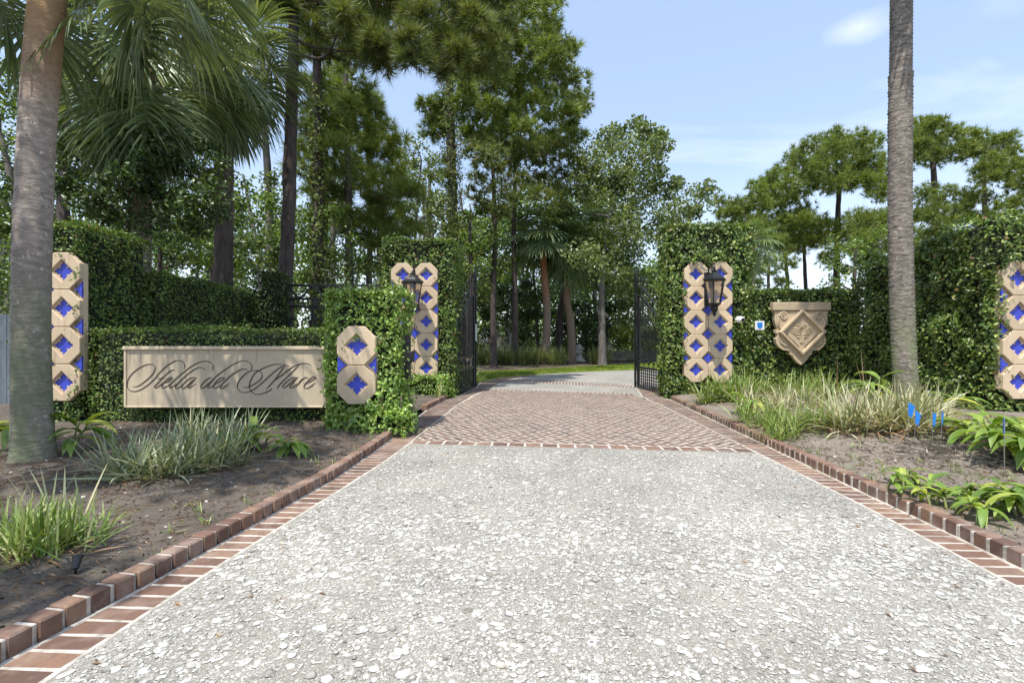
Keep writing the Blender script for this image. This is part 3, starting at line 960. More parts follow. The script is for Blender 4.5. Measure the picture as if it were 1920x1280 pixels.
hedge('hedge_pillar', 'tall clipped hedge pillar with one tile column behind the near left palm', [(-7.35, -6.35, 7.05, 8.5, 0, 3.08)], M['fig'], (.035, .06), 1150,
      [rect_hole(-6.60, ROWS_TL, 1)], .04, cat='hedge pillar', seed=5)
hedge('hedge_wall', 'low clipped hedge framing the long name sign', [(-6.3, -2.62, 7.10, 7.75, .05, 1.50)], M['fig'], (.03, .05), 1300,
      [(-5.72, -2.6, .36, 1.2)], .03, cat='hedge', seed=6)
hedge('hedge_wall', 'long clipped hedge wall receding behind the name sign', [(-7.1, -6.29, 8.5, 12.3, 0, 2.55)], M['fig'], (.035, .06), 950, (), .04, seed=7)
hedge('hedge_wall', 'ivy covered wall behind the carved stone shield', [(5.46, 8.2, 11.0, 11.8, 0, 2.50)], M['gardenia'], (.04, .10), 850, (), .07, seed=8)
rx = np.random.default_rng(81)
hedge('hedge_wall', 'overgrown leafy side wall behind the right palm trunk', [(7.75, 8.6, 8.3, 11.0, 0, 3.0), (7.85, 8.6, 8.3, 9.4, 2.9, 3.25)], M['gardenia'], (.04, .09), 1150, (), .16, seed=9, stray=.2)
hedge('hedge_pillar', 'overgrown leafy pillar with one tile column at the far right edge', [(7.66, 9.2, 7.61, 8.4, 0, 3.32), (9.15, 15, 7.8, 8.5, 0, 2.5)], M['gardenia'], (.045, .085), 950,
      [rect_hole(8.02, ROWS_TR, 1)], .11, cat='hedge pillar', seed=10, stray=.15)
hedge('hedge_wall', 'dark clipped evergreen block beside the iron fence panel', [(-6.3, -5.72, 11.7, 12.4, 0, 3.0)], M['darkhedge'], (.05, .08), 700, (), .08, seed=11)
hedge('shrub', 'low bushy green skirt at the foot of the tall fig pillar', [(-2.6, -1.45, 10.75, 11.3, .02, .55)], M['jasmine'], (.04, .07), 1100, (), .1, cat='shrub', seed=12)
hedge('shrub', 'leafy shrub spreading from the foot of the low pillar over the kerb', [(-2.5, -1.42, 6.40, 6.95, .05, .34)], M['jasmine'], (.05, .085), 1000, (), .14, cat='shrub', seed=13, stray=.2)
hedge('hedge_wall', 'low clipped hedge beyond the gate at the far right of the drive', [(9.5, 16, 33.5, 35, 0, 2.0)], M['broad'], (.12, .2), 120, (), .1, seed=14)

# ------------------------------------------------------------------ star tile panels
ANG = np.arange(48) * math.pi / 24


def star_r(a):
    q = np.abs(((a + math.pi / 4) % (math.pi / 2)) - math.pi / 4) * 180 / math.pi
    return np.interp(q, [0, 6, 14, 24, 34, 40, 45], [.150, .126, .110, .104, .101, .088, .066])


def oct_r(a, ap):
    q = ((a + math.pi / 8) % (math.pi / 4)) - math.pi / 8
    return ap / np.cos(q)


def ring(r_, y):
    return np.column_stack([np.cos(ANG) * r_, np.full(48, y), np.sin(ANG) * r_])


def bridge(k):
    return np.array([(k * 48 + i, k * 48 + (i + 1) % 48, (k + 1) * 48 + (i + 1) % 48, (k + 1) * 48 + i) for i in range(48)])


ap = PW / 2 - .004
dia = lambda d_: d_ / (np.abs(np.cos(ANG)) + np.abs(np.sin(ANG)))
tile = MB()
rings = [ring(oct_r(ANG, ap), .07), ring(oct_r(ANG, ap), .008), ring(oct_r(ANG, ap - .008), 0), ring(dia(.180), 0), ring(dia(.166), .012), ring(dia(.166), .034), ring(star_r(ANG), .034), ring(star_r(ANG), .052)]
tile.add(np.vstack(rings), np.vstack([bridge(k) for k in range(7)]), 0)
TILE = tile.build('octagon_tile', M['stone'])
sb = MB(); sb.add(ring(star_r(ANG) + .004, .050), [tuple(range(48))], 0)
STAR_IN = sb.build('star_inlay', M['blue'])
sf = MB()
sf.add(np.vstack([ring(star_r(ANG) * .80, .036), ring(star_r(ANG) * .80, .060)]), [tuple(range(48))], 0)
sf.Fs.append((bridge(0), 0, False))
STAR_GAP = sf.build('star_inlay', M['blue'])


def half_star(sgn):
    h = MB()
    p = np.column_stack([np.cos(ANG) * star_r(ANG), np.sin(ANG) * star_r(ANG)]) * .80
    p = np.array([q for q in p if q[0] * sgn >= -1e-6])
    p = p[np.argsort(np.arctan2(p[:, 1], p[:, 0] * sgn + 1e-9))]
    if sgn < 0: p = p[::-1]
    h.prism_xz(p, .036, .060)
    return h.build('star_inlay', M['blue'])


HALF_R, HALF_L = half_star(1), half_star(-1)
for o in (TILE, STAR_IN, STAR_GAP, HALF_R, HALF_L):
    COL.objects.unlink(o)


def panel(label, xc, cols, rows, yf):
    zc = sum(rows) / len(rows)
    t = thing('tile_panel', label, 'tile panel', (xc, yf, zc), 0, 'blue star tile panels on the hedges')
    b = MB()
    half = PW / 2 * cols
    b.box((0, .10, 0), (half * 2 - .004, .08, rows[0] - rows[-1] + PW * .45), 0, .006)
    b.build('backing_slab', M['stone'], t)
    xs_ = [(i - (cols - 1) / 2) * PW for i in range(cols)]
    for x in xs_:
        for z in rows:
            o = inst(TILE, t, (x, 0, z - zc))
            inst(STAR_IN, o)
    for i in range(len(rows) - 1):
        zm = (rows[i] + rows[i + 1]) / 2 - zc
        for k in range(cols + 1):
            x = -half + k * PW
            if k == 0: inst(HALF_R, t, (x + .004, 0, zm))
            elif k == cols: inst(HALF_L, t, (x - .004, 0, zm))
            else: inst(STAR_GAP, t, (x, 0, zm))
    return t


panel('double column of ten octagon tiles behind the right gate lantern', 4.42, 2, ROWS_R, 10.79)
panel('double column of octagon tiles behind the left gate lantern', -2.28, 2, ROWS_L, 11.19)
panel('two stacked octagon tiles with blue stars on the low pillar', -2.165, 1, ROWS_LOW, 6.665)
panel('single column of octagon tiles half hidden by the left palm trunk', -6.60, 1, ROWS_TL, 7.03)
panel('single column of octagon tiles cut by the right edge of the photo', 8.02, 1, ROWS_TR, 7.57)

# ------------------------------------------------------------------ name sign
sg = thing('name_sign', 'long cream stone sign reading Stella del Mare on the low hedge', 'sign', (-4.16, 7.0, .78))
b = MB()
b.box((0, .035, 0), (2.98, .07, .885), 0, .005)
b.build('panel', M['signface'], sg)
b = MB()
b.box((0, .02, .425), (3.0, .10, .05), 0, .006)
b.box((-1.475, .028, -.02), (.03, .085, .84), 0, .005)
b.box((0, .028, -.432), (2.92, .085, .022), 0, .004)
b.build('border', M['signface'], sg)
STROKES = [
    [(1165, 262), (1175, 190), (1130, 125), (1060, 105), (980, 120), (880, 180), (790, 250), (700, 340), (620, 440), (540, 520), (440, 600), (330, 665), (230, 690), (150, 680), (100, 630), (90, 550), (110, 460), (170, 370), (260, 290), (370, 220), (470, 182), (560, 180), (612, 215), (615, 270), (580, 350), (520, 420), (440, 490), (350, 560), (270, 597), (185, 600)],
    [(1000, 290), (960, 285), (900, 310), (840, 360), (760, 430), (690, 510), (620, 580), (605, 615), (630, 625), (690, 590), (760, 530)],
    [(670, 450), (740, 441), (825, 447)],
    [(745, 550), (850, 510), (920, 460), (935, 430), (900, 428), (840, 470), (770, 540), (738, 600), (760, 627), (820, 605), (890, 550)],
    [(1693, 295), (1715, 220), (1680, 155), (1600, 122), (1520, 122), (1420, 155), (1300, 220), (1180, 310), (1060, 410), (950, 510), (890, 580), (890, 620), (930, 610), (1010, 555)],
    [(1562, 292), (1540, 260), (1480, 238), (1410, 250), (1330, 295), (1240, 360), (1140, 450), (1050, 540), (1000, 600), (1010, 635), (1060, 620), (1130, 570)],
    [(1400, 440), (1340, 428), (1270, 450), (1190, 510), (1130, 580), (1118, 625), (1155, 635), (1230, 580), (1310, 500), (1385, 440)],
    [(1400, 432), (1310, 530), (1250, 590), (1240, 622), (1280, 615), (1385, 545)],
    [(1705, 430), (1640, 440), (1560, 500), (1490, 580), (1483, 622), (1520, 630), (1600, 570), (1690, 480)],
    [(2419, 292), (2449, 250), (2444, 190), (2389, 135), (2299, 113), (2199, 130), (2079, 190), (1959, 270), (1850, 345), (1760, 420), (1680, 510), (1620, 590), (1620, 625), (1660, 615), (1730, 570)],
    [(1725, 570), (1840, 510), (1910, 460), (1922, 430), (1880, 430), (1800, 480), (1740, 560), (1713, 610), (1740, 632), (1800, 610), (1880, 555)],
    [(2374, 302), (2349, 275), (2279, 268), (2199, 300), (2099, 360), (1999, 440), (1909, 530), (1859, 600), (1859, 635), (1889, 630), (1959, 590), (2022, 528)],
    [(2262, 607), (2339, 615), (2419, 592), (2519, 540), (2609, 470), (2646, 400), (2629, 330), (2579, 300), (2509, 293), (2419, 310), (2329, 360), (2239, 450), (2184, 540), (2177, 620), (2219, 682), (2299, 710), (2399, 695), (2499, 645), (2599, 570), (2699, 480), (2799, 390), (2899, 300), (2999, 232), (3080, 204)],
    [(3160, 212), (3059, 190), (2939, 176), (2819, 195), (2699, 240), (2599, 290), (2509, 350), (2439, 460), (2404, 560), (2409, 640), (2459, 710), (2539, 746), (2619, 742), (2719, 710), (2799, 668), (2831, 632)],
    [(3080, 200), (3019, 280), (2939, 400), (2859, 500), (2779, 590), (2719, 660)],
    [(2850, 510), (2969, 420), (3099, 320), (3219, 230), (3339, 180), (3439, 160), (3519, 170), (3588, 222)],
    [(3349, 182), (3259, 280), (3139, 400), (3019, 520), (2949, 600), (2929, 650)],
    [(3325, 432), (3259, 424), (3189, 450), (3109, 510), (3039, 590), (3042, 625), (3089, 610), (3169, 540), (3259, 460), (3315, 432)],
    [(3325, 425), (3229, 530), (3169, 600), (3179, 630), (3239, 600), (3300, 540)],
    [(3420, 436), (3379, 490), (3319, 560), (3265, 628)],
    [(3319, 560), (3379, 490), (3439, 440), (3495, 428), (3520, 452)],
    [(3450, 565), (3559, 500), (3639, 450), (3660, 425), (3619, 413), (3559, 450), (3479, 530), (3437, 600), (3459, 632), (3519, 625), (3589, 580), (3652, 525)],
]
lt = MB()
for st in STROKES:
    p = smooth_path(st, 6)
    X = (230 + p[:, 0] / 10.105 - 960) * 7.0 / F + 4.16
    Z = H + (640 - 665 - p[:, 1] / 10.1) * 7.0 / F - .78
    q = np.column_stack([X, Z])
    t_ = unit(np.gradient(q, axis=0))
    nrm = np.column_stack([-t_[:, 1], t_[:, 0]])
    steep = np.abs(t_[:, 0] * .62 + t_[:, 1] * .78) ** 3
    hw = (.0042 + .0056 * steep)
    tp = np.clip(np.minimum(np.arange(len(q)), np.arange(len(q))[::-1]) / 5.0, .35, 1)
    hw = hw * tp
    a, b_ = q + nrm * hw[:, None], q - nrm * hw[:, None]
    n = len(q)
    V = np.vstack([np.column_stack([a[:, 0], np.full(n, -.004), a[:, 1]]), np.column_stack([b_[:, 0], np.full(n, -.004), b_[:, 1]]),
                   np.column_stack([a[:, 0], np.full(n, .01), a[:, 1]]), np.column_stack([b_[:, 0], np.full(n, .01), b_[:, 1]])])
    f = [(i, i + 1, n + i + 1, n + i) for i in range(n - 1)] + [(i, 2 * n + i, 2 * n + i + 1, i + 1) for i in range(n - 1)] + [(n + i, n + i + 1, 3 * n + i + 1, 3 * n + i) for i in range(n - 1)]
    lt.add(V, np.array(f))
lt.build('lettering', M['lettering'], sg)

# ------------------------------------------------------------------ carved shield
sh = thing('carved_shield', 'carved sandstone shield with a diamond relief on the ivy wall', 'carved shield', (6.54, 10.86, 1.51))
k = 10.82 / F / 9.485


def sp(pts):
    return [((x) * k, (640 - y) * k) for x, y in pts]


half = [(480, 262), (488, 290), (462, 300), (468, 360), (474, 420), (455, 500), (415, 585), (455, 600), (455, 650), (420, 665), (425, 720), (452, 760), (440, 840), (395, 905), (310, 960), (215, 968), (196, 985), (200, 1035), (150, 1055), (125, 1110), (60, 1180), (0, 1222)]
out_ = sp(half) + sp([(-x, y) for x, y in half[-2::-1]])
b = MB(); b.prism_xz(out_[::-1], .0, .10); b.build('shield_body', M['shield'], sh)
b = MB(); b.box((0, .03, (640 - 180) * k), (1030 * k, .13, 145 * k), 0, .012); b.build('cap_slab', M['shield'], sh)
b = MB()
D1, D2 = 415 * k, 345 * k
o4 = [(0, D1), (D1, 0), (0, -D1), (-D1, 0)]; i4 = [(0, D2), (D2, 0), (0, -D2), (-D2, 0)]
V = [(x, y, z) for y, pl in ((.0, o4), (-.07, o4), (-.085, [(a * .96, c * .96) for a, c in o4]), (-.085, [(a * 1.04, c * 1.04) for a, c in i4]), (-.07, i4), (-.02, i4)) for x, z in pl]
f = []
for q in range(5):
    for i in range(4):
        f.append((4 * q + i, 4 * q + 4 + i, 4 * q + 4 + (i + 1) % 4, 4 * q + (i + 1) % 4))
f.append((20, 21, 22, 23)[::-1])
b.add(V, f)
b.build('diamond_frame', M['shield'], sh)
b = MB()
b.tube([(.0, -.03, .16), (-.004, -.035, .30)], [.016, .011], 6)
for a in range(-70, 251, 32):
    e = R(a)
    L = .13 if 0 <= a <= 180 else .10
    pts = [(math.cos(e) * L * t, -.036, .16 + math.sin(e) * L * t - .07 * t * t * abs(math.cos(e))) for t in np.linspace(0, 1, 5)]
    b.tube(pts, [.016, .018, .015, .010, .005], 5)
for i in range(9):
    z = .04 - i * .036
    wd = max(.05, .30 - abs(z + .02) * 1.1 - .02 * i)
    for sgn in (-1, 1):
        pts = [(sgn * wd * t, -.028, z + .03 * math.sin(t * 3.2 + i * .7) * t + .05 * t * (1 if i < 4 else .3)) for t in np.linspace(.06, 1, 7)]
        b.tube(pts, [.006, .014, .016, .014, .012, .009, .004], 5)
b.build('relief', M['shield'], sh)
b = MB()
for sgn in (-1, 1):
    for i in range(12):
        t = .12 + i * .064
        x, z = sgn * D2 * .90 * (1 - t), -D2 * .90 * t
        b.box((x, -.03, z), (.017, .02, .022), 0, .003)
b.build('beading', M['lettering'], sh)
for sgn in (-1, 1):
    b = MB()
    th = np.linspace(0, 3.6 * math.pi, 40)
    rr_ = np.linspace(.105, .012, 40)
    pts = np.column_stack([sgn * (.40 + np.cos(th) * rr_ * .9), np.full(40, -.008), .36 + np.sin(th) * rr_])
    b.tube(pts, np.linspace(.022, .014, 40), 6)
    b.build('scroll', M['shield'], sh)
    b = MB()
    b.tube([(sgn * .50, -.005, .33), (sgn * .53, -.008, .2), (sgn * .50, -.008, .1), (sgn * .46, -.004, .07)], [.02, .03, .026, .012], 6)
    b.build('acanthus_leaf', M['shield'], sh)
    b = MB()
    b.tube([(sgn * .23, -.003, -.29), (sgn * .36, -.006, -.31), (sgn * .46, -.006, -.24), (sgn * .51, -.004, -.12)], [.012, .024, .024, .014], 6)
    b.build('lobe_moulding', M['shield'], sh)


# ------------------------------------------------------------------ wall lanterns
def lantern(label, x, y, z, wall):
    t = thing('wall_lantern', label, 'lantern', (x, y, z), 0, 'black lanterns on the gate pillars')
    b = MB()
    b.lathe([(.0, .30), (.012, .29), (.03, .262), (.012, .235), (.05, .215), (.07, .20), (.05, .185), (.09, .15), (.15, .11), (.20, .06), (.245, .03), (.25, .0), (.235, -.02), (.21, -.025)], seg=6, smooth=False)
    b.lathe([(.0, -.021), (.235, -.021)], seg=6, smooth=False)
    b.build('roof', M['iron'], t)
    b = MB()
    for i in range(6):
        a = i * math.pi / 3
        b.tube([(math.cos(a) * .21, math.sin(a) * .21, -.02), (math.cos(a) * .125, math.sin(a) * .125, -.50)], .012, 5)
    b.lathe([(.135, -.49), (.145, -.50), (.14, -.53), (.09, -.55), (.075, -.60), (.085, -.63), (.05, -.68), (.035, -.71), (.045, -.735), (.02, -.77), (.0, -.78)], seg=6, smooth=False)
    b.lathe([(.0, -.495), (.135, -.495)], seg=6, smooth=False)
    b.build('cage', M['iron'], t)
    b = MB()
    b.lathe([(.195, -.03), (.118, -.49)], seg=6, smooth=False)
    b.build('glass', M['glass'], t)
    b = MB()
    for a in (0, 2.1, 4.2):
        b.tube([(math.cos(a) * .035, math.sin(a) * .035, -.48), (math.cos(a) * .035, math.sin(a) * .035, -.26)], .012, 6)
    b.build('candle', M['white'], t)
    b = MB()
    d_ = wall - y
    b.tube(smooth_path([(0, .04, .20), (.0, .14, .33), (0, d_ * .7, .30), (0, d_, .12)], 6), .016, 6)
    th = np.linspace(0, 1.7 * math.pi, 16)
    b.tube(np.column_stack([np.zeros(16), .10 + np.cos(th) * .05, .27 + np.sin(th) * .05]), .011, 5)
    b.tube(smooth_path([(.06, .03, -.6), (.12, .12, -.62), (.10, d_ * .7, -.52), (.02, d_, -.45)], 6), .013, 6)
    b.box((0, d_ - .005, -.15), (.13, .03, .75), 0, .008)
    b.build('bracket', M['iron'], t)


lantern('black six sided lantern on the right gate pillar beside the white camera', 4.37, 10.36, 2.62, 10.75)
lantern('black six sided lantern on the left gate pillar above the low hedge pillar', -2.24, 10.80, 2.62, 11.15)


# ------------------------------------------------------------------ iron gates
def gate(label, hx, hy, ex, ey, plate=False):
    L = math.hypot(ex - hx, ey - hy)
    az = math.atan2(ey - hy, ex - hx)
    t = thing('iron_gate', label, 'gate', (hx, hy, .03), az, 'open iron gate leaves')

    def bar(name, p0, p1, r, seg=6):
        b = MB(); b.tube([p0, p1], r, seg); return b.build(name, M['iron'], t)

    topc = lambda s_: 1.86 + .68 * (3 * s_ ** 2 - 2 * s_ ** 3)
    b = MB(); b.box((0.02, 0, 1.05), (.06, .06, 2.10), 0, .006); b.build('stile', M['iron'], t)
    b = MB(); b.box((L - .22, 0, 1.28), (.05, .05, 2.56), 0, .006); b.build('stile', M['iron'], t)
    b = MB(); b.box((L - .02, 0, 1.55), (.05, .05, 3.10), 0, .006); b.lathe([(.0, 3.36), (.012, 3.3), (.035, 3.2), (.045, 3.15), (.02, 3.1), (.03, 3.08)], (L - .02, 0, 0), 8); b.build('stile', M['iron'], t)
    for z, hgt in ((.03, .06), (.56, .06), (.85, .06)):
        b = MB(); b.box((L / 2 - .1, 0, z), (L - .24, .044, hgt), 0, .006); b.build('rail', M['iron'], t)
    for dz, r_ in ((0, .024), (.24, .026)):
        ss = np.linspace(0, 1, 20)
        b = MB(); b.tube(np.column_stack([.02 + ss * (L - .22), np.zeros(20), topc(ss) + dz]), r_, 8); b.build('curved_rail', M['iron'], t)
    n = 14
    for i in range(n):
        x = .02 + (L - .24) * (i + 1) / (n + 1)
        z1 = topc((x - .02) / (L - .22))
        bar('picket', (x, 0, .87), (x, 0, z1), .0125)
        if i % 2 == 0:
            b = MB()
            z2 = z1 + .24 + .26
            b.tube([(x, 0, z1), (x, 0, z2 - .1)], .010, 6)
            b.tube([(x, 0, z2 - .12), (x, 0, z2 - .06), (x, 0, z2 + .10)], [.010, .028, .002], 6)
            wv = np.linspace(0, 1, 9)
            b.tube(np.column_stack([x + .05 * np.sin(wv * 3.0), np.zeros(9), z2 - .22 + wv * .2]), .007, 5)
            b.build('spear', M['iron'], t)
        if i % 3 == 1:
            b = MB()
            b.tube([(x, 0, .57), (x, 0, .85)], .010, 6)
            b.lathe([(.010, .64), (.03, .69), (.034, .71), (.03, .73), (.010, .78)], (x, 0, 0), 8)
            b.build('baluster', M['iron'], t)
    b = MB()
    m_ = 11
    for i in range(m_):
        x = .05 + (L - .30) * (i + .5) / m_
        b.box((x, 0, .295), (.03, .02, .49))
    for i in range(6):
        b.box((L / 2 - .1, .008, .10 + i * .078), (L - .28, .014, .026))
    b.build('lattice', M['iron'], t)
    b = MB()
    zz = np.linspace(.08, 3.0, 60)
    b.tube(np.column_stack([L - .12 + .055 * np.sin(zz * 5.2), np.zeros(60), zz]), .013, 6)
    for zc_ in (.5, 1.1, 1.7, 2.3, 2.75):
        th = np.linspace(0, 1.6 * math.pi, 14)
        b.tube(np.column_stack([L - .12 + .05 * np.cos(th), np.zeros(14), zc_ + .06 * np.sin(th)]), .009, 5)
    for q in range(4):
        w_ = np.linspace(0, 1, 10)
        b.tube(np.column_stack([L - .1 - w_ * .16 * (q - 1) * .7, np.zeros(10), 2.7 + w_ * (.75 - .08 * q)]), np.linspace(.011, .003, 10), 5)
    b.build('scrollwork', M['iron'], t)
    if plate:
        b = MB(); b.box((L - .12, -.045 if plate > 0 else .045, 1.52), (.16, .012, .46), 0, .004); b.build('notice_plate', M['plate'], t)
    return t


M['plate'] = solid('pale_plate', (.42, .47, .43), .5, var=.15)
gate('black iron gate leaf swung open on the right of the drive', 3.68, 11.72, 3.46, 13.5)
gate('black iron gate leaf with a pale plate, open on the left of the drive', -1.38, 11.75, -1.02, 13.5, plate=1)

# ------------------------------------------------------------------ small fixtures
t = thing('security_camera', 'white eyeball security camera beside the right tile panel', 'camera', (5.06, 10.66, 1.785))
b = MB(); th = np.linspace(0, math.pi, 13)
b.lathe([(max(.0005, math.sin(a) * .098), -math.cos(a) * .078) for a in th], seg=20); b.build('housing', M['white'], t)
b = MB()
c_ = np.array([.022, -.083, -.004])
b.tube([c_ + [-.004, .02, 0], c_ + [.004, -.014, -.002]], [.042, .036], 16); b.build('lens', M['blackplastic'], t)
b = MB(); b.tube([(0, .05, 0), (0, .16, .01)], .04, 12); b.build('mount', M['white'], t)

t = thing('security_sign', 'small white square sign with a blue shield in the ivy', 'sign', (5.52, 10.70, 1.655))
b = MB(); b.box((0, 0, 0), (.205, .018, .20), 0, .006); b.build('sign_face', M['white'], t)
b = MB(); b.prism_xz([(-.058, .062), (-.058, -.012), (-.042, -.048), (0, -.078), (.042, -.048), (.058, -.012), (.058, .062), (.03, .072), (0, .062), (-.03, .072)], -.014, .0)
b.build('emblem', M['flag'], t)
b = MB(); b.box((0, .07, 0), (.06, .13, .06)); b.build('mount', M['wire'], t)

t = thing('keypad_box', 'dark gate keypad on the side of the low hedge pillar', 'keypad', (-1.50, 6.95, 1.1))
b = MB(); b.box((-.02, 0, -.02), (.09, .10, .62), 0, .01); b.build('housing', M['blackplastic'], t)
b = MB(); b.box((.01, -.01, -.02), (.13, .15, .16), 0, .008); b.build('hood', M['blackplastic'], t)

for i, (px, py, lb, tl) in enumerate(((1702, 768, 'blue marker flag at the upper left, half sunk in the dry striped grass', .1), (1715, 782, 'blue marker flag with a white corner at the right edge of the dry grass', -.1),
                                  (1748, 787, 'blue marker flag just left of another flag by the ginger leaves', .15), (1765, 785, 'narrow upright blue marker flag above the middle of the ginger leaves', -.05),
                                  (1883, 801, 'largest blue marker flag, nearest the right edge of the photo', .25))):
    Yf = (5.2, 5.15, 5.15, 5.1, 4.15)[i]
    p = W(px, py, Yf)
    gz = bedz(p[0], Yf, 1)
    t = thing('marker_flag', lb, 'flag', (p[0], Yf, gz), .3 * i - .5, 'blue utility flags in the right bed')
    zc_ = p[2] - gz
    b = MB(); b.tube([(0, 0, -.02), (.004, .0, zc_ + .09)], .0028, 5); b.build('wire_stem', M['wire'], t)
    b = MB()
    wd, hh = (.055, .13) if i < 4 else (.115, .13)
    nx, nz = 6, 5
    V = []
    for s_ in (0, .002):
        for a in range(nx):
            for c in range(nz):
                u, v_ = a / (nx - 1), c / (nz - 1)
                V.append((.004 + u * wd * (1 - .5 * v_ * (i < 4)), .018 * math.sin(u * 5 + i) * u + s_, zc_ + .085 - v_ * hh - u * .05 + tl * u * .1))
    q = [(a * nz + c, (a + 1) * nz + c, (a + 1) * nz + c + 1, a * nz + c + 1) for a in range(nx - 1) for c in range(nz - 1)]
    q += [tuple(x + nx * nz for x in f_[::-1]) for f_ in q]
    b.add(V, q); b.build('flag_cloth', M['flag'], t)

p = W(1741, 735, 8.2)
t = thing('standpipe', 'grey blue capped standpipe at the foot of the ivy wall', 'pipe', (p[0], 8.2, .1))
b = MB(); b.tube([(0, 0, 0), (0, 0, .30)], .035, 10); b.build('pipe', M['bluegrey'], t)
b = MB(); b.lathe([(.05, .30), (.052, .33), (.04, .36), (0, .365)], seg=12); b.build('cap', M['bluegrey'], t)


def spotlight(label, x, y, side, rz):
    z = bedz(x, y, side)
    t = thing('garden_spotlight', label, 'spotlight', (x, y, z), rz, 'small black garden spotlights')
    t.scale = (.72, .72, .72)
    b = MB(); b.tube([(0, 0, -.02), (0, 0, .05)], .010, 8); b.build('stake', M['blackplastic'], t)
    b = MB(); b.tube([(0, -.01, .04), (0, .035, .105)], [.022, .030], 14, caps=True); b.build('lamp_head', M['blackplastic'], t)
    b = MB(); b.tube([(0, .035, .105), (0, .043, .117)], [.033, .035], 14); b.build('rim', M['blackplastic'], t)


spotlight('small black garden spotlight by the near left grass tuft', -2.30, 2.53, -1, .4)
spotlight('small black garden spotlight inside the right kerb grasses', 3.33, 6.15, 1, -.6)

# wooden fence at the far left
t = thing('board_fence', 'weathered blue grey board fence behind the left palm', 'fence', (-9.3, 9.2, 0))
b = MB()
for i in range(34):
    b.box((-i * .15, rng.normal(0, .006), .9 + rng.normal(0, .01)), (.14, .022, 1.82), 0, .004)
b.build('board_panel', M['fencewood'], t)
b = MB()
for z in (.4, 1.5): b.box((-2.5, .04, z), (5.1, .04, .09))
b.build('rail', M['fencewood'], t)
for x in (0.04, -2.5, -5.06):
    b = MB(); b.box((x, .10, .92), (.1, .1, 1.85), 0, .006); b.build('post', M['fencewood'], t)

# iron fence panel between hedge and left gate pillar
t = thing('iron_fence', 'black iron railing with curved scrolls behind the low hedge pillar', 'fence', (-4.42, 12.2, 0))
for z in (2.72, 2.38, 2.18, .25):
    b = MB(); b.box((0, 0, z), (2.9, .04, .06), 0, .005); b.build('rail', M['iron'], t)
for x in (-1.32, 0.02, 1.3):
    b = MB(); b.box((x, 0, 1.36), (.05, .05, 2.72), 0, .006); b.build('post', M['iron'], t)
b = MB()
for i in range(22):
    x = -1.25 + i * .12
    b.tube([(x, 0, 2.18), (x, 0, 2.38)], .018, 6)
b.build('top_bars', M['iron'], t)
b = MB()
for i in range(4):
    x0 = -1.3 + i * .66
    th = np.linspace(0, 1, 20)
    b.tube(np.column_stack([x0 + th * .66, np.zeros(20), 2.55 + .13 * np.cos(th * math.pi * 2)]), .026, 6)
for i in range(4):
    x0 = -1.3 + i * .66
    for s_ in (-1, 1):
        th = np.linspace(0, 1, 20)
        b.tube(np.column_stack([x0 + .33 + s_ * (.05 + .30 * th), np.zeros(20), 1.25 + .9 * th ** 2]), .028, 6)
        b.tube(np.column_stack([x0 + .33 + s_ * .33 * th, np.zeros(20), 1.25 - .9 * th ** 1.6]), .028, 6)
        b.tube(np.column_stack([x0 + .33 + s_ * (.16 + .11 * np.cos(th * 5.5)), np.zeros(20), 1.75 + .13 * np.sin(th * 5.5)]), .020, 6)
b.build('scrollwork', M['iron'], t)


# ------------------------------------------------------------------ palms
def frond(elev, petiole, blade, seed, leaflets=40, droop=1.0):
    r = np.random.default_rng(seed)
    b = MB()
    n = 10
    th = elev
    p = np.zeros(3); pts = [p.copy()]
    for i in range(n):
        th -= (.055 + .05 * droop) * (1 if elev > -1.2 else .2)
        p = p + np.array([math.cos(th), 0, math.sin(th)]) * petiole / n
        pts.append(p.copy())
    b.tube(pts, np.linspace(.022, .011, n + 1) * blade, 5, 1)
    hast = p
    fwd = np.array([math.cos(th), 0, math.sin(th)])
    side = np.array([0, 1.0, 0])
    up = np.cross(fwd, side) * -1
    if up[2] < 0 and abs(up[2]) > .05: up = -up
    dphi = 2 * R(118) / (leaflets - 1)
    for i in range(leaflets):
        ph = -R(118) + i * dphi
        L = blade * (.62 + .38 * math.cos(ph * .62)) * r.uniform(.9, 1.06)
        d0 = unit(fwd * math.cos(ph) + side * math.sin(ph) + up * (.22 - .25 * abs(ph) / 2) + r.normal(0, .035, 3))
        costa = fwd * .16 * blade * max(0, math.cos(ph))
        q = hast + costa * .5
        segs = 6
        dirn = d0.copy()
        rows = []
        for s in range(segs + 1):
            u = s / segs
            dist = u * L
            wmax = .062 * blade
            wd = min(2 * dist * math.tan(dphi / 2) * 1.02 + .004, wmax * 2) if u < .4 else wmax * 1.25 * (1 - u) ** .75
            wd = max(wd, .003)
            sd = unit(np.cross(dirn, up + r.normal(0, .05, 3)))
            nr = np.cross(sd, dirn)
            rows += [q - sd * wd / 2, q - nr * wd * .22, q + sd * wd / 2]
            dirn = unit(dirn + np.array([0, 0, -1.0]) * (.03 + .5 * droop * u * u) + r.normal(0, .012, 3))
            q = q + dirn * L / segs
        f = []
        for s in range(segs):
            f += [(3 * s, 3 * s + 1, 3 * s + 4, 3 * s + 3), (3 * s + 1, 3 * s + 2, 3 * s + 5, 3 * s + 4)]
        b.add(np.array(rows), np.array(f), 0)
    return b


FR = {}


def get_frond(e, pet, bl, sd, mat, leaflets=40, droop=1.0):
    k_ = (e, pet, bl, sd, mat)
    if k_ not in FR:
        o = frond(R(e), pet, bl, sd, leaflets, droop).build('frond', [M[mat], M['petiole']])
        COL.objects.unlink(o)
        FR[k_] = o
    return FR[k_]


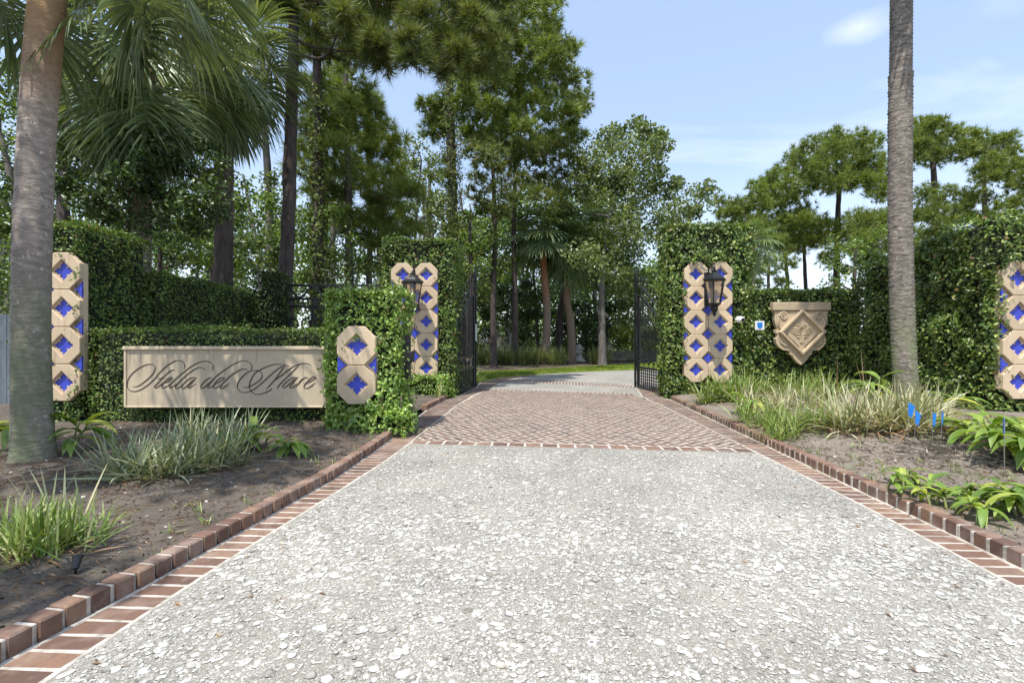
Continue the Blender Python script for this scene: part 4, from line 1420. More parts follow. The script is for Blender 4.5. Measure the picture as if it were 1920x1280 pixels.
def palm_trunk(path, r0, r1, mat, parent, loc, flare=1.15, ring_h=.045, amp=.022, top_bulge=0.0, seg=26):
    p = smooth_path(path, 10)
    Ls = np.concatenate([[0], np.cumsum(np.linalg.norm(np.diff(p, axis=0), axis=1))])
    n = int(Ls[-1] / (ring_h / 2.0))
    s = np.linspace(0, Ls[-1], n)
    q = np.column_stack([np.interp(s, Ls, p[:, i]) for i in range(3)])
    u = s / Ls[-1]
    rad = r0 + (r1 - r0) * u
    rad = rad * (1 + (flare - 1) * np.exp(-s / .35))
    if top_bulge:
        rad = rad * (1 + top_bulge * np.clip((u - .86) / .14, 0, 1) ** 1.5)
    r = np.random.default_rng(int(abs(path[0][0]) * 100) + 3)
    b = MB()
    a = np.arange(seg) * 2 * math.pi / seg
    V = []
    for i in range(n):
        saw = (s[i] / ring_h) % 1.0
        wob = np.array([mnoise.noise(Vector((math.cos(t) * 1.3, math.sin(t) * 1.3, s[i] * 9))) for t in a])
        big = np.array([mnoise.noise(Vector((math.cos(t) * .7 + 5, math.sin(t) * .7, s[i] * 1.2))) for t in a])
        rr_ = rad[i] * (1 + amp * (saw - .5) * (1 + wob * 1.2) + .022 * wob + .03 * big)
        V.append(np.column_stack([q[i, 0] + np.cos(a) * rr_, q[i, 1] + np.sin(a) * rr_, np.full(seg, q[i, 2]) + .012 * wob]))
    f = [(i * seg + j, i * seg + (j + 1) % seg, (i + 1) * seg + (j + 1) % seg, (i + 1) * seg + j) for i in range(n - 1) for j in range(seg)]
    b.add(np.vstack(V), np.array(f), 0, True)
    return b.build('trunk', mat, parent), q[-1]


def boots(parent, top, r, n, h, seed=1):
    b = MB()
    rr = np.random.default_rng(seed)
    for i in range(n):
        a = i * 2.4; z = -h * (1 - i / n)
        d_ = np.array([math.cos(a), math.sin(a), 0]); s_ = np.array([-math.sin(a), math.cos(a), 0])
        c = np.array(top) + [0, 0, z]
        w0 = .085 * rr.uniform(.8, 1.2)
        b0 = c + d_ * r * .85; b1 = c + d_ * (r + .10) + [0, 0, .17]
        for sg_ in (-1, 1):
            b.tube([b0 + s_ * w0 * .5 * sg_, b1 + s_ * w0 * .9 * sg_ + [0, 0, rr.uniform(0, .1)]], [.035, .018], 5)
        b.tube([b0, (b0 + b1) / 2], [.05, .03], 5)
    return b.build('leaf_boots', M['boot'], parent)


def palm(label, path, r0, r1, mat, frondmat, crown, blade, petiole, n, seed, specs=None, group=None, boot=0, bulge=.0, leaflets=40, amp=.022, ring_h=.045, flare=1.15, low=-60, clear=False):
    base = np.array(path[0])
    t = thing('palm_tree', label, 'palm tree', tuple(base), 0, group)
    rel = [np.array(p) - base for p in path]
    tr, top = palm_trunk(rel, r0, r1, M[mat], t, None, flare, ring_h, amp, bulge)
    tr.location = (0, 0, 0)
    # trunk colour bands are read in world space
    r = np.random.default_rng(seed)
    els = [75, 55, 35, 15, -5, -28, -52]
    els = [e for e in els if e >= low]
    if specs:
        for (az, e, sc) in specs:
            inst(get_frond(e, petiole, blade, 1 + int(abs(az)) % 2, frondmat, leaflets), t, top + [0, 0, .12], R(az), sc)
    for i in range(n):
        e = els[i % len(els)]
        if clear and -165 < ((math.degrees(i * 2.39996) + 180) % 360 - 180) < -12:
            continue
        inst(get_frond(e, petiole, blade, 1 + i % 2, frondmat, leaflets), t, top + [0, 0, .05 + .25 * (e + 60) / 140], i * 2.39996 + r.uniform(-.2, .2), r.uniform(.88, 1.1))
    if boot:
        boots(t, top + np.array([0, 0, .1]), r1 * .95, boot, .75 * (r1 / .2), seed)
    return t


# near left palm: trunk in full view, fronds mostly above the frame
pb = W(70, 860, 4.85)
palm('thick grey palm trunk nearest the camera, left of the name sign', [(-4.84, 4.85, .08), (-4.88, 4.87, 1.6), (-4.86, 4.9, 3.2), (-4.78, 4.95, 4.9), (-4.68, 5.0, 6.0)], .152, .148, 'palmbark', 'palm', None, 1.02, 1.45, 20, 3,
     specs=[(6, -5, .9), (14, -28, .95), (35, -28, 1.0), (60, -52, .95), (80, -28, 1.0), (175, -28, 1.0), (150, -28, 1.0), (200, -5, 1.0)], bulge=.35, flare=1.22, amp=.016, ring_h=.05, low=10, clear=True)
palm('tall ringed palm trunk rising before the ivy wall on the right', [(6.55, 7.95, .1), (6.49, 7.97, 1.5), (6.47, 8.0, 3.5), (6.50, 8.02, 6.3), (6.54, 8.05, 8.2), (6.58, 8.08, 10.2)], .175, .148, 'palmbark_right', 'palm', None, 1.2, 1.5, 30, 4, bulge=.45, flare=1.1, amp=.13, ring_h=.06, low=10,
     )
c = W(262, 108, 9.2)
palm('palm with big hanging fans behind the tall left hedge pillar', [(c[0] - .1, 9.2, 0), (c[0], 9.2, 3), (c[0], 9.2, c[2] - .2)], .2, .18, 'palmbark', 'palm', None, 1.4, 1.05, 17, 5,
     specs=[(-120, -52, 1.0), (-95, -75, 1.0), (-60, -52, .95), (-150, -52, 1.0), (-20, -52, 1.05), (10, -52, 1.05), (-30, -28, 1.1), (-75, -28, 1.1), (190, -52, 1), (-110, -75, .9), (-45, -75, .95), (5, -28, 1.15), (-100, -28, 1.1)], boot=22)
c = W(420, 105, 11.6)
palm('palm with a dark trunk standing behind the receding hedge wall', [(c[0] - .05, 11.6, 0), (c[0], 11.6, 4), (c[0], 11.6, c[2] - .2)], .21, .2, 'pinebark', 'palm', None, 1.35, 1.0, 20, 6,
     specs=[(-120, -52, 1.1), (-80, -52, 1.1), (-40, -52, 1.1), (0, -52, 1.0), (-150, -52, 1.0), (-100, -75, 1.15), (-60, -75, 1.15), (-20, -75, 1.0)], boot=22)
p0, p1 = W(1022, 675, 28), W(1016, 440, 28)
palm('taller of two red trunked palms beyond the gate, bushy boots under its crown', [(p0[0], 28, 0), (p0[0] + .12, 28, 3), (p0[0] - .05, 28, 5.2), (p1[0], 28, p1[2] - .3)], .24, .2, 'palmbark_far', 'palm_far', None, 1.75, 1.4, 44, 7, boot=46, group='pair of palms beyond the gate', leaflets=30, low=-10)
p0, p1 = W(1073, 675, 29), W(1072, 470, 29)
palm('shorter smooth trunked palm leaning beside the bushy booted palm', [(p0[0], 29, 0), (p0[0] - .1, 29, 2.4), (p0[0] - .35, 29, 4.2), (p1[0], 29, p1[2] - .3)], .26, .2, 'palmbark_far', 'palm_far', None, 1.6, 1.35, 40, 8, boot=14, group='pair of palms beyond the gate', leaflets=30, low=-30)
c = W(1408, 440, 22)
palm('pale palm tip showing above the right gate pillar', [(c[0], 22, 0), (c[0], 22, 3), (c[0], 22, c[2] - .6)], .18, .17, 'palmbark_far', 'palm_far', None, .95, .8, 20, 9, leaflets=26)
for o in FR.values():
    pass


# ------------------------------------------------------------------ trees
def inpoly(x, y, poly):
    c = False
    n = len(poly)
    for i in range(n):
        x0, y0 = poly[i]; x1, y1 = poly[(i + 1) % n]
        if (y0 > y) != (y1 > y) and x < (x1 - x0) * (y - y0) / (y1 - y0) + x0:
            c = not c
    return c


def fill(poly, step, Y, spread, seed):
    r = np.random.default_rng(seed)
    xs_ = [p[0] for p in poly]; ys_ = [p[1] for p in poly]
    pts = []
    tries = int(6 * (max(xs_) - min(xs_)) * (max(ys_) - min(ys_)) / step ** 2) + 20
    for _ in range(tries):
        x, y = r.uniform(min(xs_), max(xs_)), r.uniform(min(ys_), max(ys_))
        if inpoly(x, y, poly) and all((x - a) ** 2 + (y - b) ** 2 > (step * .8) ** 2 for a, b in pts):
            pts.append((x, y))
    out = []
    for x, y in pts:
        out.append(W(x, y, Y + r.normal(0, spread)))
    return out


TUFTS = [tuft_template(36, .05, 40 + i) for i in range(3)]
TUFTS_FAR = [tuft_template(20, .095, 50 + i) for i in range(3)]


def tree(name, label, path, r0, clumps, rad, kind, matl, bark='pinebark', count=60, size=.3, seed=1, group=None, vine=None, limb=.05, cat=None, wob=.12, attach=.15, flat=.6):
    """path: trunk points; clumps: points the foliage gathers round; rad: clump radius"""
    r = np.random.default_rng(seed)
    base = np.array(path[0], float)
    t = thing(name, label, cat or 'tree', tuple(base), 0, group)
    b = MB()
    tp = smooth_path(np.array(path, float), 6)
    tp[1:-1] += r.normal(0, .008, (len(tp) - 2, 3)) * [1, 1, 0]
    rad_t = np.linspace(r0, r0 * .45, len(tp)); rad_t[0] *= 1.25
    b.tube(tp - base, rad_t, 12, 0, rough=.05)
    nodes = [(p, rr_) for p, rr_ in zip(tp[len(tp) // 4:], rad_t[len(tp) // 4:])]
    if kind != 'none':
        dist = lambda c: min(np.linalg.norm((c - p) * [1, 1, .6]) for p, _ in nodes[:len(tp)])
        order = sorted(clumps, key=dist)
        fixed = list(nodes)
        for c in order:
            best = min(fixed, key=lambda q: np.linalg.norm(c - q[0]) + (1.5 * max(0, q[0][2] - c[2] + .1) if kind == 'pine' else .7 * max(0, q[0][2] - c[2])))
            s = best[0]
            L = np.linalg.norm(c - s)
            mid = (s + c) / 2 + r.normal(0, wob, 3) * L * .5 + np.array([0, 0, -.10 * L if kind == 'pine' else .05 * L])
            rs = min(best[1] * .7, limb * (.5 + .22 * L))
            pts = smooth_path([s, mid, c], 5)
            b.tube(pts - base, np.linspace(max(rs, .012), .008 + .2 * rs, len(pts)), 6, 0, caps=False)
            fixed.append((c, max(.012, rs * .5)))
            fixed.append((mid, max(.012, rs * .8)))
    b.build('trunk', M[bark], t)
    cb = MB()
    if kind == 'pine':
        for ti, (tv, tf) in enumerate(TUFTS if size > .26 and base[1] < 24 else TUFTS_FAR):
            Ps, Ns = [], []
            for c in clumps:
                n = max(1, int(count * 1.9 * r.uniform(.6, 1.3) / 3))
                o_ = r.normal(0, 1, (n, 3)); o_ = unit(o_) * (r.uniform(0, 1, (n, 1)) ** .5) * rad * r.uniform(.7, 1.25)
                o_[:, 2] *= flat
                Ps.append(c + o_); Ns.append(o_ / rad + np.array([0, 0, .45]) + r.normal(0, .3, (n, 3)))
            v, f = cards(np.vstack(Ps) - base, np.vstack(Ns), r.uniform(.6, 1.3, sum(map(len, Ps))) * size, tv, tf, r)
            cb.add(v, f)
    else:
        Ps, Ns = [], []
        for c in clumps:
            n = int(count * 1.8 * r.uniform(.5, 1.4))
            o_ = unit(r.normal(0, 1, (n, 3))) * (r.uniform(0, 1, (n, 1)) ** .45) * rad * r.uniform(.65, 1.3)
            o_[:, 2] *= .75
            Ps.append(c + o_); Ns.append(o_ / rad * .5 + np.array([0, 0, .5]) + r.normal(0, .6, (n, 3)))
        P = np.vstack(Ps)
        v, f = cards(P - base, np.vstack(Ns), r.uniform(.7, 1.3, len(P)) * size, LEAF_V * [1.25, 1, 1], LEAF_F, r)
        cb.add(v, f)
    cb.build('crown', M[matl], t)
    if vine:
        z0, z1, thick, n = vine
        s = r.uniform(0, 1, n)
        zz = z0 + (z1 - z0) * s
        ctr = np.column_stack([np.interp(zz, tp[:, 2], tp[:, 0]), np.interp(zz, tp[:, 2], tp[:, 1]), zz])
        a = r.uniform(0, 2 * math.pi, n)
        lump = np.array([1 + .8 * mnoise.noise(Vector((math.cos(q) * 1.2, math.sin(q) * 1.2, z * 1.1))) for q, z in zip(a, zz)])
        rr_ = r0 * .85 + thick * lump * r.uniform(.1, 1, n)
        nn = np.column_stack([np.cos(a), np.sin(a), np.full(n, .3)])
        P = ctr + np.column_stack([np.cos(a) * rr_, np.sin(a) * rr_, np.zeros(n)])
        vb = MB()
        v, f = cards(P - base, nn + r.normal(0, .5, P.shape), r.uniform(.09, .16, n), OVAL_V, OVAL_F, r)
        vb.add(v, f)
        vb.build('climbing_vine', M['vine'], t)
    return t


def tpath(pix, Y, ground=True):
    p = [W(x, y, Y) for x, y in pix]
    if ground:
        p = [np.array([p[0][0], Y, -.03])] + [q for q in p if q[2] > .6]
    return p


GL, GR, GB = 'pines on the left behind the hedges', 'far pines beyond the right wall', 'slender trunks in the wood beyond the gate'
# left group
tree('pine_tree', 'tall dark bare pine trunk just right of the hanging palm fans', tpath([(537, 520), (544, 300), (549, 100), (553, -60), (557, -200)], 13), .21,
     fill([(600, -90), (960, -90), (950, 60), (925, 120), (870, 148), (815, 135), (760, 105), (700, 95), (640, 30)], 34, 13, 1.0, 11) + fill([(480, -80), (590, -80), (570, 20), (500, 10)], 40, 13, 1.0, 12) + fill([(620, 40), (730, 60), (720, 130), (650, 90)], 48, 13.5, .8, 13),
     .42, 'pine', 'pine_dark', 'pinebark', 26, .34, 101, GL)
tree('pine_tree', 'leaf wrapped pine trunk to the right of the bare dark trunk', tpath([(597, 525), (597, 250), (592, 0), (590, -120)], 15.5), .20,
     fill([(560, -80), (690, -80), (705, 60), (690, 130), (610, 120), (565, 60)], 36, 15.5, 1.2, 14), .45, 'pine', 'pine_dark', 'pinebark', 22, .34, 102, GL, vine=(.3, 9.5, .16, 2600))
tree('pine_tree', 'bushy drooping pine filling the gap left of the central sky', tpath([(655, 520), (652, 300), (648, 140)], 19), .2,
     fill([(560, 150), (640, 120), (680, 135), (700, 180), (735, 235), (755, 300), (775, 370), (768, 440), (720, 470), (640, 440), (590, 400), (560, 300)], 30, 19, 1.8, 15), .62, 'pine', 'pine', 'pinebark', 24, .40, 103, GL)
tree('pine_tree', 'great vine hung pine in the centre with its crown leaving the frame', tpath([(850, 460), (846, 300), (843, 150), (842, -60), (845, -180)], 28), .34,
     fill([(860, -90), (1030, -90), (1045, 20), (1070, 90), (1062, 140), (1095, 165), (1098, 210), (1060, 215), (1085, 240), (1078, 280), (1030, 295), (960, 280), (900, 290), (872, 240), (862, 150), (850, 40)], 25, 28, 2.4, 16) + fill([(800, 195), (835, 180), (838, 260), (805, 255)], 24, 28, .6, 17),
     .78, 'pine', 'pine', 'pinebark', 34, .44, 104, GL, vine=(.5, 19, .42, 7000))
tree('pine_tree', 'pale grey trunk left of the bare dark pine', tpath([(508, 510), (503, 360), (495, 200), (490, 60)], 19), .19, fill([(430, -60), (560, -60), (560, 130), (450, 160)], 48, 19, 1.5, 18), .6, 'pine', 'pine_dark', 'greybark', 18, .4, 105, GL)
tree('pine_tree', 'dark pine trunk seen directly behind the near left palm trunk', tpath([(118, 460), (122, 260), (124, 60), (124, -80)], 12.5), .17, fill([(20, -120), (240, -120), (230, -20), (60, -10)], 55, 12.5, 1.0, 19), .5, 'pine', 'pine_dark', 'pinebark', 16, .34, 106, GL)
tree('pine_tree', 'slim pine trunk between the leaf wrapped trunk and the bushy pine', tpath([(624, 520), (626, 300), (628, 150)], 24), .15, fill([(590, 60), (680, 80), (690, 200), (600, 240)], 42, 24, 1.5, 20), .6, 'pine', 'pine_dark', 'greybark', 16, .42, 107, GL)
tree('pine_tree', 'slim pine trunk showing just left of the tall fig pillar', tpath([(692, 520), (694, 400), (690, 260)], 22), .17, fill([(640, 180), (730, 240), (750, 330), (660, 360)], 40, 22, 1.5, 21), .6, 'pine', 'pine', 'greybark', 14, .42, 108, GL)
tree('pine_tree', 'thin dark trunk nearest the right edge of the left gate leaf', tpath([(925, 560), (928, 420), (922, 280)], 25), .18, fill([(880, 270), (960, 260), (980, 360), (930, 410), (880, 380)], 27, 25, 1.6, 22), .65, 'pine', 'pine_dark', 'pinebark', 18, .42, 109, GB)
tree('pine_tree', 'thin dark trunk just left of the booted palm', tpath([(966, 560), (963, 420), (968, 250)], 27), .2, fill([(950, 260), (1060, 270), (1090, 330), (1060, 400), (980, 380)], 27, 27, 1.8, 23), .7, 'pine', 'pine_dark', 'pinebark', 18, .45, 110, GB)
tree('pine_tree', 'pine with a thin trunk seen between the fig pillar and the great vine pine', tpath([(800, 560), (803, 420), (806, 330)], 30), .2, fill([(740, 330), (830, 300), (850, 400), (770, 440)], 32, 30, 1.8, 24), .8, 'pine', 'pine', 'greybark', 16, .5, 111, GB)
tree('oak_tree', 'spreading grey green live oak right of the two palms', tpath([(1130, 672), (1128, 560), (1132, 460), (1150, 380)], 27), .22,
     fill([(1085, 280), (1130, 258), (1180, 228), (1215, 230), (1240, 242), (1248, 275), (1232, 300), (1252, 330), (1285, 358), (1318, 338), (1338, 365), (1328, 385), (1308, 395), (1300, 425), (1240, 440), (1195, 480), (1180, 560), (1130, 530), (1090, 470), (1075, 350)], 24, 27, 2.2, 25), .85, 'leaf', 'oak', 'greybark', 150, .19, 112, limb=.045)
tree('oak_tree', 'dark leaning oak trunk between the two far palms', tpath([(1048, 672), (1050, 600), (1062, 520), (1075, 440)], 32), .3,
     fill([(1000, 440), (1060, 380), (1130, 400), (1180, 470), (1200, 540), (1140, 560), (1060, 520)], 28, 32, 2.0, 26), .9, 'leaf', 'broad', 'pinebark', 120, .2, 113)
# left understorey
tree('broadleaf_tree', 'shady broadleaf tree with gaps of sky at the far left edge', tpath([(20, 560), (30, 400), (0, 250)], 15), .16, fill([(-120, 110), (20, 120), (90, 160), (105, 260), (100, 400), (40, 440), (-120, 420)], 42, 15, 1.4, 27), .62, 'leaf', 'broad', 'greybark', 110, .13, 114)
tree('broadleaf_tree', 'low dappled tree above the board fence behind the left palm', tpath([(-20, 620), (-10, 540), (10, 470)], 11.5), .09, fill([(-120, 450), (40, 470), (75, 500), (70, 590), (-120, 600)], 40, 11.5, .8, 28), .5, 'leaf', 'broad', 'greybark', 150, .085, 115)
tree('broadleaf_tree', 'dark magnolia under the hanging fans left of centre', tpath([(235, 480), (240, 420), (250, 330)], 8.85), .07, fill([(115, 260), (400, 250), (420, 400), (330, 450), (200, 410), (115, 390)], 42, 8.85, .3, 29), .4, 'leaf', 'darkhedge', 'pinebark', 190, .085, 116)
tree('broadleaf_tree', 'sunlit understorey tree above the receding hedge wall', tpath([(400, 540), (395, 470), (390, 400)], 16.5), .12, fill([(300, 380), (520, 330), (530, 470), (480, 520), (380, 500), (310, 460)], 36, 16.5, 1.2, 30), .55, 'leaf', 'broad', 'greybark', 110, .13, 117)
tree('broadleaf_tree', 'loose leafy sapling between the bare pine and the tall fig pillar', tpath([(610, 560), (612, 480), (640, 420)], 17.5), .07, fill([(560, 380), (700, 390), (715, 480), (690, 530), (570, 520)], 38, 17.5, 1.2, 31), .5, 'leaf', 'broad', 'greybark', 80, .13, 118)
tree('broadleaf_tree', 'open branched tree showing in the notch of sky left of the vine pine', tpath([(775, 560), (780, 420), (790, 300)], 23), .1, fill([(745, 260), (790, 240), (820, 290), (830, 400), (790, 440), (745, 420)], 34, 23, 1.2, 32), .55, 'leaf', 'oak', 'greybark', 70, .16, 119)
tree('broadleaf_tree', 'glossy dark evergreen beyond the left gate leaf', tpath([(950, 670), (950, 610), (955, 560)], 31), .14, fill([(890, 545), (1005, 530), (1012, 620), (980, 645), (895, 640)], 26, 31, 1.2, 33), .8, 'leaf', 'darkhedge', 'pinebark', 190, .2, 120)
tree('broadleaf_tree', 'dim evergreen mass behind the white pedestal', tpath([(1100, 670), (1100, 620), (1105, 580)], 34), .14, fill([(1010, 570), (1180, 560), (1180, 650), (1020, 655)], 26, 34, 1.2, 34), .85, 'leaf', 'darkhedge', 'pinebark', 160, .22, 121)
tree('broadleaf_tree', 'vine draped trunk at mid distance above the left gate leaf', tpath([(885, 640), (884, 520), (880, 400)], 22), .14, fill([(862, 400), (910, 390), (915, 520), (900, 560), (868, 540)], 28, 22, 1.0, 35), .5, 'leaf', 'broad', 'pinebark', 100, .15, 122)
tree('shrub', 'sunny yellow green shrub seen through the right gate leaf', tpath([(1185, 668), (1185, 645), (1186, 630)], 33), .06, fill([(1145, 605), (1240, 600), (1245, 650), (1160, 648)], 22, 33, .8, 36), .7, 'leaf', 'bright', 'greybark', 120, .2, 123, cat='shrub')
tree('shrub', 'green understorey shrub beneath the live oak behind the right pillar', tpath([(1200, 640), (1200, 590), (1205, 560)], 30), .08, fill([(1160, 520), (1260, 500), (1265, 600), (1170, 600)], 28, 30, 1.0, 37), .75, 'leaf', 'oak', 'greybark', 130, .19, 124, cat='shrub')
tree('broadleaf_tree', 'dense understorey tree filling the gap above the iron railing', tpath([(600, 620), (605, 560), (620, 480)], 21), .1, fill([(520, 420), (720, 400), (740, 560), (560, 600), (520, 540)], 36, 21, 1.5, 50), .65, 'leaf', 'broad', 'pinebark', 90, .14, 151)
tree('broadleaf_tree', 'dark leafy tree low behind the great vine hung pine', tpath([(870, 640), (868, 560), (860, 480)], 26), .12, fill([(800, 400), (930, 400), (950, 500), (930, 560), (820, 560)], 30, 26, 1.5, 51), .75, 'leaf', 'vine', 'pinebark', 110, .17, 152)
tree('broadleaf_tree', 'dark leafy tree low behind the two far palms', tpath([(1010, 660), (1005, 580), (1000, 500)], 37), .16, fill([(930, 430), (1060, 400), (1130, 460), (1120, 590), (960, 590)], 26, 37, 1.5, 52), .95, 'leaf', 'broad', 'pinebark', 100, .22, 153)
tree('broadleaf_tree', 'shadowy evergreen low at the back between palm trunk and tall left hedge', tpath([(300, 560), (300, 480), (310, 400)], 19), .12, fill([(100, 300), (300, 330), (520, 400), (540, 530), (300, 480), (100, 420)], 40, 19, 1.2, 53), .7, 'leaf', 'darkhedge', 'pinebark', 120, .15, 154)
# right pines
tree('pine_tree', 'broad umbrella crowned pine left of the right palm trunk', tpath([(1568, 560), (1570, 430), (1574, 350), (1582, 290)], 34), .25,
     fill([(1415, 352), (1440, 325), (1480, 303), (1515, 272), (1560, 254), (1600, 254), (1632, 264), (1655, 290), (1662, 330), (1655, 372), (1600, 345), (1550, 350), (1470, 385), (1420, 392)], 18, 34, 2.4, 38) + fill([(1440, 400), (1520, 385), (1560, 420), (1660, 390), (1660, 470), (1600, 460), (1540, 490), (1450, 460)], 24, 34, 2, 39),
     .72, 'pine', 'pine', 'pinebark', 34, .40, 131, GR, vine=(.5, 8, .3, 1400), flat=.8)
tree('pine_tree', 'small rounded pine crown at the left end of the right hand pines', tpath([(1405, 540), (1395, 450), (1385, 390)], 42), .2, fill([(1342, 385), (1365, 370), (1400, 374), (1432, 400), (1440, 450), (1400, 456), (1362, 425)], 17, 42, 2, 40), .85, 'pine', 'pine', 'pinebark', 30, .48, 132, GR)
tree('pine_tree', 'thin trunked pine showing low sky on both sides', tpath([(1478, 560), (1472, 480), (1468, 420)], 36), .17, fill([(1430, 420), (1500, 400), (1530, 440), (1470, 470), (1435, 470)], 20, 36, 1.6, 41), .75, 'pine', 'pine', 'pinebark', 26, .42, 133, GR)
tree('pine_tree', 'second thin trunked pine just left of the umbrella pine trunk', tpath([(1511, 560), (1508, 470), (1506, 410)], 38), .18, fill([(1480, 420), (1545, 400), (1560, 440), (1500, 450)], 26, 38, 1.6, 42), .9, 'pine', 'pine', 'pinebark', 26, .5, 134, GR)
tree('pine_tree', 'open crowned pine just right of the right palm trunk', tpath([(1762, 520), (1756, 420), (1750, 320), (1745, 262)], 31), .25,
     fill([(1712, 242), (1740, 224), (1775, 226), (1800, 242), (1828, 252), (1832, 288), (1780, 300), (1722, 315), (1712, 300)], 18, 31, 1.8, 43) + fill([(1715, 350), (1760, 345), (1830, 365), (1800, 420), (1730, 400)], 23, 31, 1.8, 44), .62, 'pine', 'pine', 'pinebark', 30, .38, 135, GR, flat=.8)
tree('pine_tree', 'airy pine nearest the right edge of the photo', tpath([(1850, 520), (1848, 430), (1845, 330), (1850, 280)], 34), .2,
     fill([(1822, 268), (1858, 264), (1888, 252), (1912, 264), (1905, 290), (1925, 312), (1975, 330), (1990, 380), (1900, 355), (1830, 335)], 19, 34, 1.8, 45) + fill([(1810, 370), (1930, 370), (1960, 430), (1840, 440)], 25, 34, 1.8, 46), .66, 'pine', 'pine', 'pinebark', 28, .4, 136, GR, flat=.8)
tree('pine_tree', 'low leafy pine filling in behind the right wall', tpath([(1640, 560), (1642, 500), (1645, 450)], 29), .16, fill([(1590, 420), (1665, 400), (1720, 400), (1790, 420), (1840, 450), (1780, 480), (1600, 490)], 24, 29, 1.6, 47), .7, 'pine', 'pine', 'pinebark', 26, .38, 137, GR)
tree('pine_tree', 'tall pine beyond the right edge behind the overgrown pillar', tpath([(2010, 520), (2005, 400), (2000, 280)], 32), .22, fill([(1960, 250), (2100, 250), (2110, 380), (1970, 360)], 30, 32, 2, 48), .9, 'pine', 'pine', 'pinebark', 30, .5, 138, GR)

tree('pine_tree', 'low feathery pine boughs above the ivy wall just right of the gate pillar', tpath([(1440, 560), (1442, 500), (1445, 450)], 30), .12, fill([(1415, 440), (1470, 430), (1490, 480), (1470, 535), (1420, 535)], 26, 30, 1.2, 55), .55, 'pine', 'pine', 'pinebark', 20, .36, 155, GR)
tree('broadleaf_tree', 'vine tangled shrubby tree above the ivy wall left of the right palm', tpath([(1600, 570), (1602, 520), (1605, 470)], 20), .1, fill([(1555, 450), (1660, 430), (1665, 530), (1560, 535)], 28, 20, .9, 56), .45, 'leaf', 'broad', 'pinebark', 70, .12, 156)

# the street tree beside the camera whose leaves dapple the left bed
tree('broadleaf_tree', 'street tree standing left of the camera that dapples the left bed with shade', [(-7.2, -1.6, 0), (-7.0, -1.4, 3), (-6.2, -.9, 5.5), (-5.4, -.5, 7.2)], .2,
     [np.array([x, y, z]) for x, y, z in zip(np.random.default_rng(60).uniform(-6.8, -3.75, 40), np.random.default_rng(61).uniform(-1.0, 3.6, 40), np.random.default_rng(62).uniform(6.7, 8.6, 40))], .5, 'leaf', 'broad', 'greybark', 190, .11, 150)

# the wood behind, one far mass with light showing through
r = np.random.default_rng(77)
wd = MB()
Ps = []
for i in range(1300):
    Y = r.uniform(40, 62)
    px = r.uniform(-350, 1330)
    hmax = 290 + 120 * mnoise.noise(Vector((px * .012, 3.3, 0)))
    if px > 1180: hmax = min(hmax, 160)
    if px > 640 and px < 850: hmax = min(hmax, 190)
    py = 655 - r.uniform(0, 1) ** 1.35 * hmax
    c_ = W(px, py, Y)
    n = 100
    o_ = unit(r.normal(0, 1, (n, 3))) * r.uniform(.2, 1, (n, 1)) * r.uniform(1.2, 2.6)
    Ps.append(c_ + o_ * [1, 1, .8])
P = np.vstack(Ps); P = P[P[:, 2] > -.2]
v, f = cards(P, r.normal(0, 1, P.shape) + [0, 0, .5], r.uniform(.22, .46, len(P)), LEAF_V * [1.3, 1, 1], LEAF_F, r)
wd.add(v, f, 0)
for i in range(90):
    Y = r.uniform(36, 64); px = r.uniform(-350, 1150)
    x = (px - 960) * Y / F
    hh = r.uniform(9, 17)
    wd.tube([(x, Y, -.1), (x + r.normal(0, .3), Y, hh * .5), (x + r.normal(0, .6), Y, hh)], [.22, .18, .08], 6, 1)
tag(wd.build('far_wood', [M['broad'], M['greybark']]), 'far thicket of trees behind the gate and hedges', 'woodland', kind='stuff')


# ------------------------------------------------------------------ bed plants
def blades(mb, n, c, spread, L, width, seed, lean=(.15, 1.1), segs=5, m=0, arch=.9):
    r = np.random.default_rng(seed)
    a = r.uniform(0, 2 * math.pi, n)
    ln = r.uniform(lean[0], lean[1], n)
    LL = r.uniform(L[0], L[1], n)
    base = np.column_stack([r.normal(0, spread, n), r.normal(0, spread, n), np.zeros(n)]) + c
    dirn = np.column_stack([np.cos(a) * np.sin(ln), np.sin(a) * np.sin(ln), np.cos(ln)])
    side = unit(np.column_stack([-np.sin(a), np.cos(a), np.zeros(n)]) + r.normal(0, .25, (n, 3)))
    q = base.copy()
    rows = []
    ar = arch * r.uniform(.4, 1.4, n)
    for s in range(segs + 1):
        u = s / segs
        wd_ = width * (min(1, .55 + u * 1.6) if u < .4 else (1 - ((u - .4) / .6) ** 1.8)) + .0008
        rows += [q - side * wd_ / 2, q + side * wd_ / 2]
        dirn = unit(dirn + np.array([0, 0, -1.0]) * (ar * (.12 + .5 * u) / segs * 2.2)[:, None])
        q = q + dirn * (LL / segs)[:, None]
    V = np.stack(rows, 1)
    k_ = 2 * (segs + 1)
    fc = np.array([(2 * s, 2 * s + 1, 2 * s + 3, 2 * s + 2) for s in range(segs)])
    Fc = (fc[None] + (np.arange(n) * k_)[:, None, None]).reshape(-1, 4)
    mb.add(V.reshape(-1, 3), Fc, m)


def clump(name, label, x, y, side, mat, subs, L, width, n, seed, group=None, cat='grass clump', lean=(.1, 1.2), arch=.9, dead=0, z=None):
    z = bedz(x, y, side) if z is None else z
    b = MB()
    for i, (dx, dy) in enumerate(subs):
        zz = (bedz(x + dx, y + dy, side) if side else z) - z
        blades(b, n, np.array([dx, dy, zz]), .07, L, width, seed + i, lean, arch=arch)
        if dead:
            blades(b, dead, np.array([dx, dy, zz]), .1, (L[0] * .6, L[1] * .9), width, seed + 50 + i, (.9, 1.5), m=1)
    o = b.build(name, [M[mat], M['dead']])
    o.location = (x, y, z)
    return tag(o, label, cat, group)


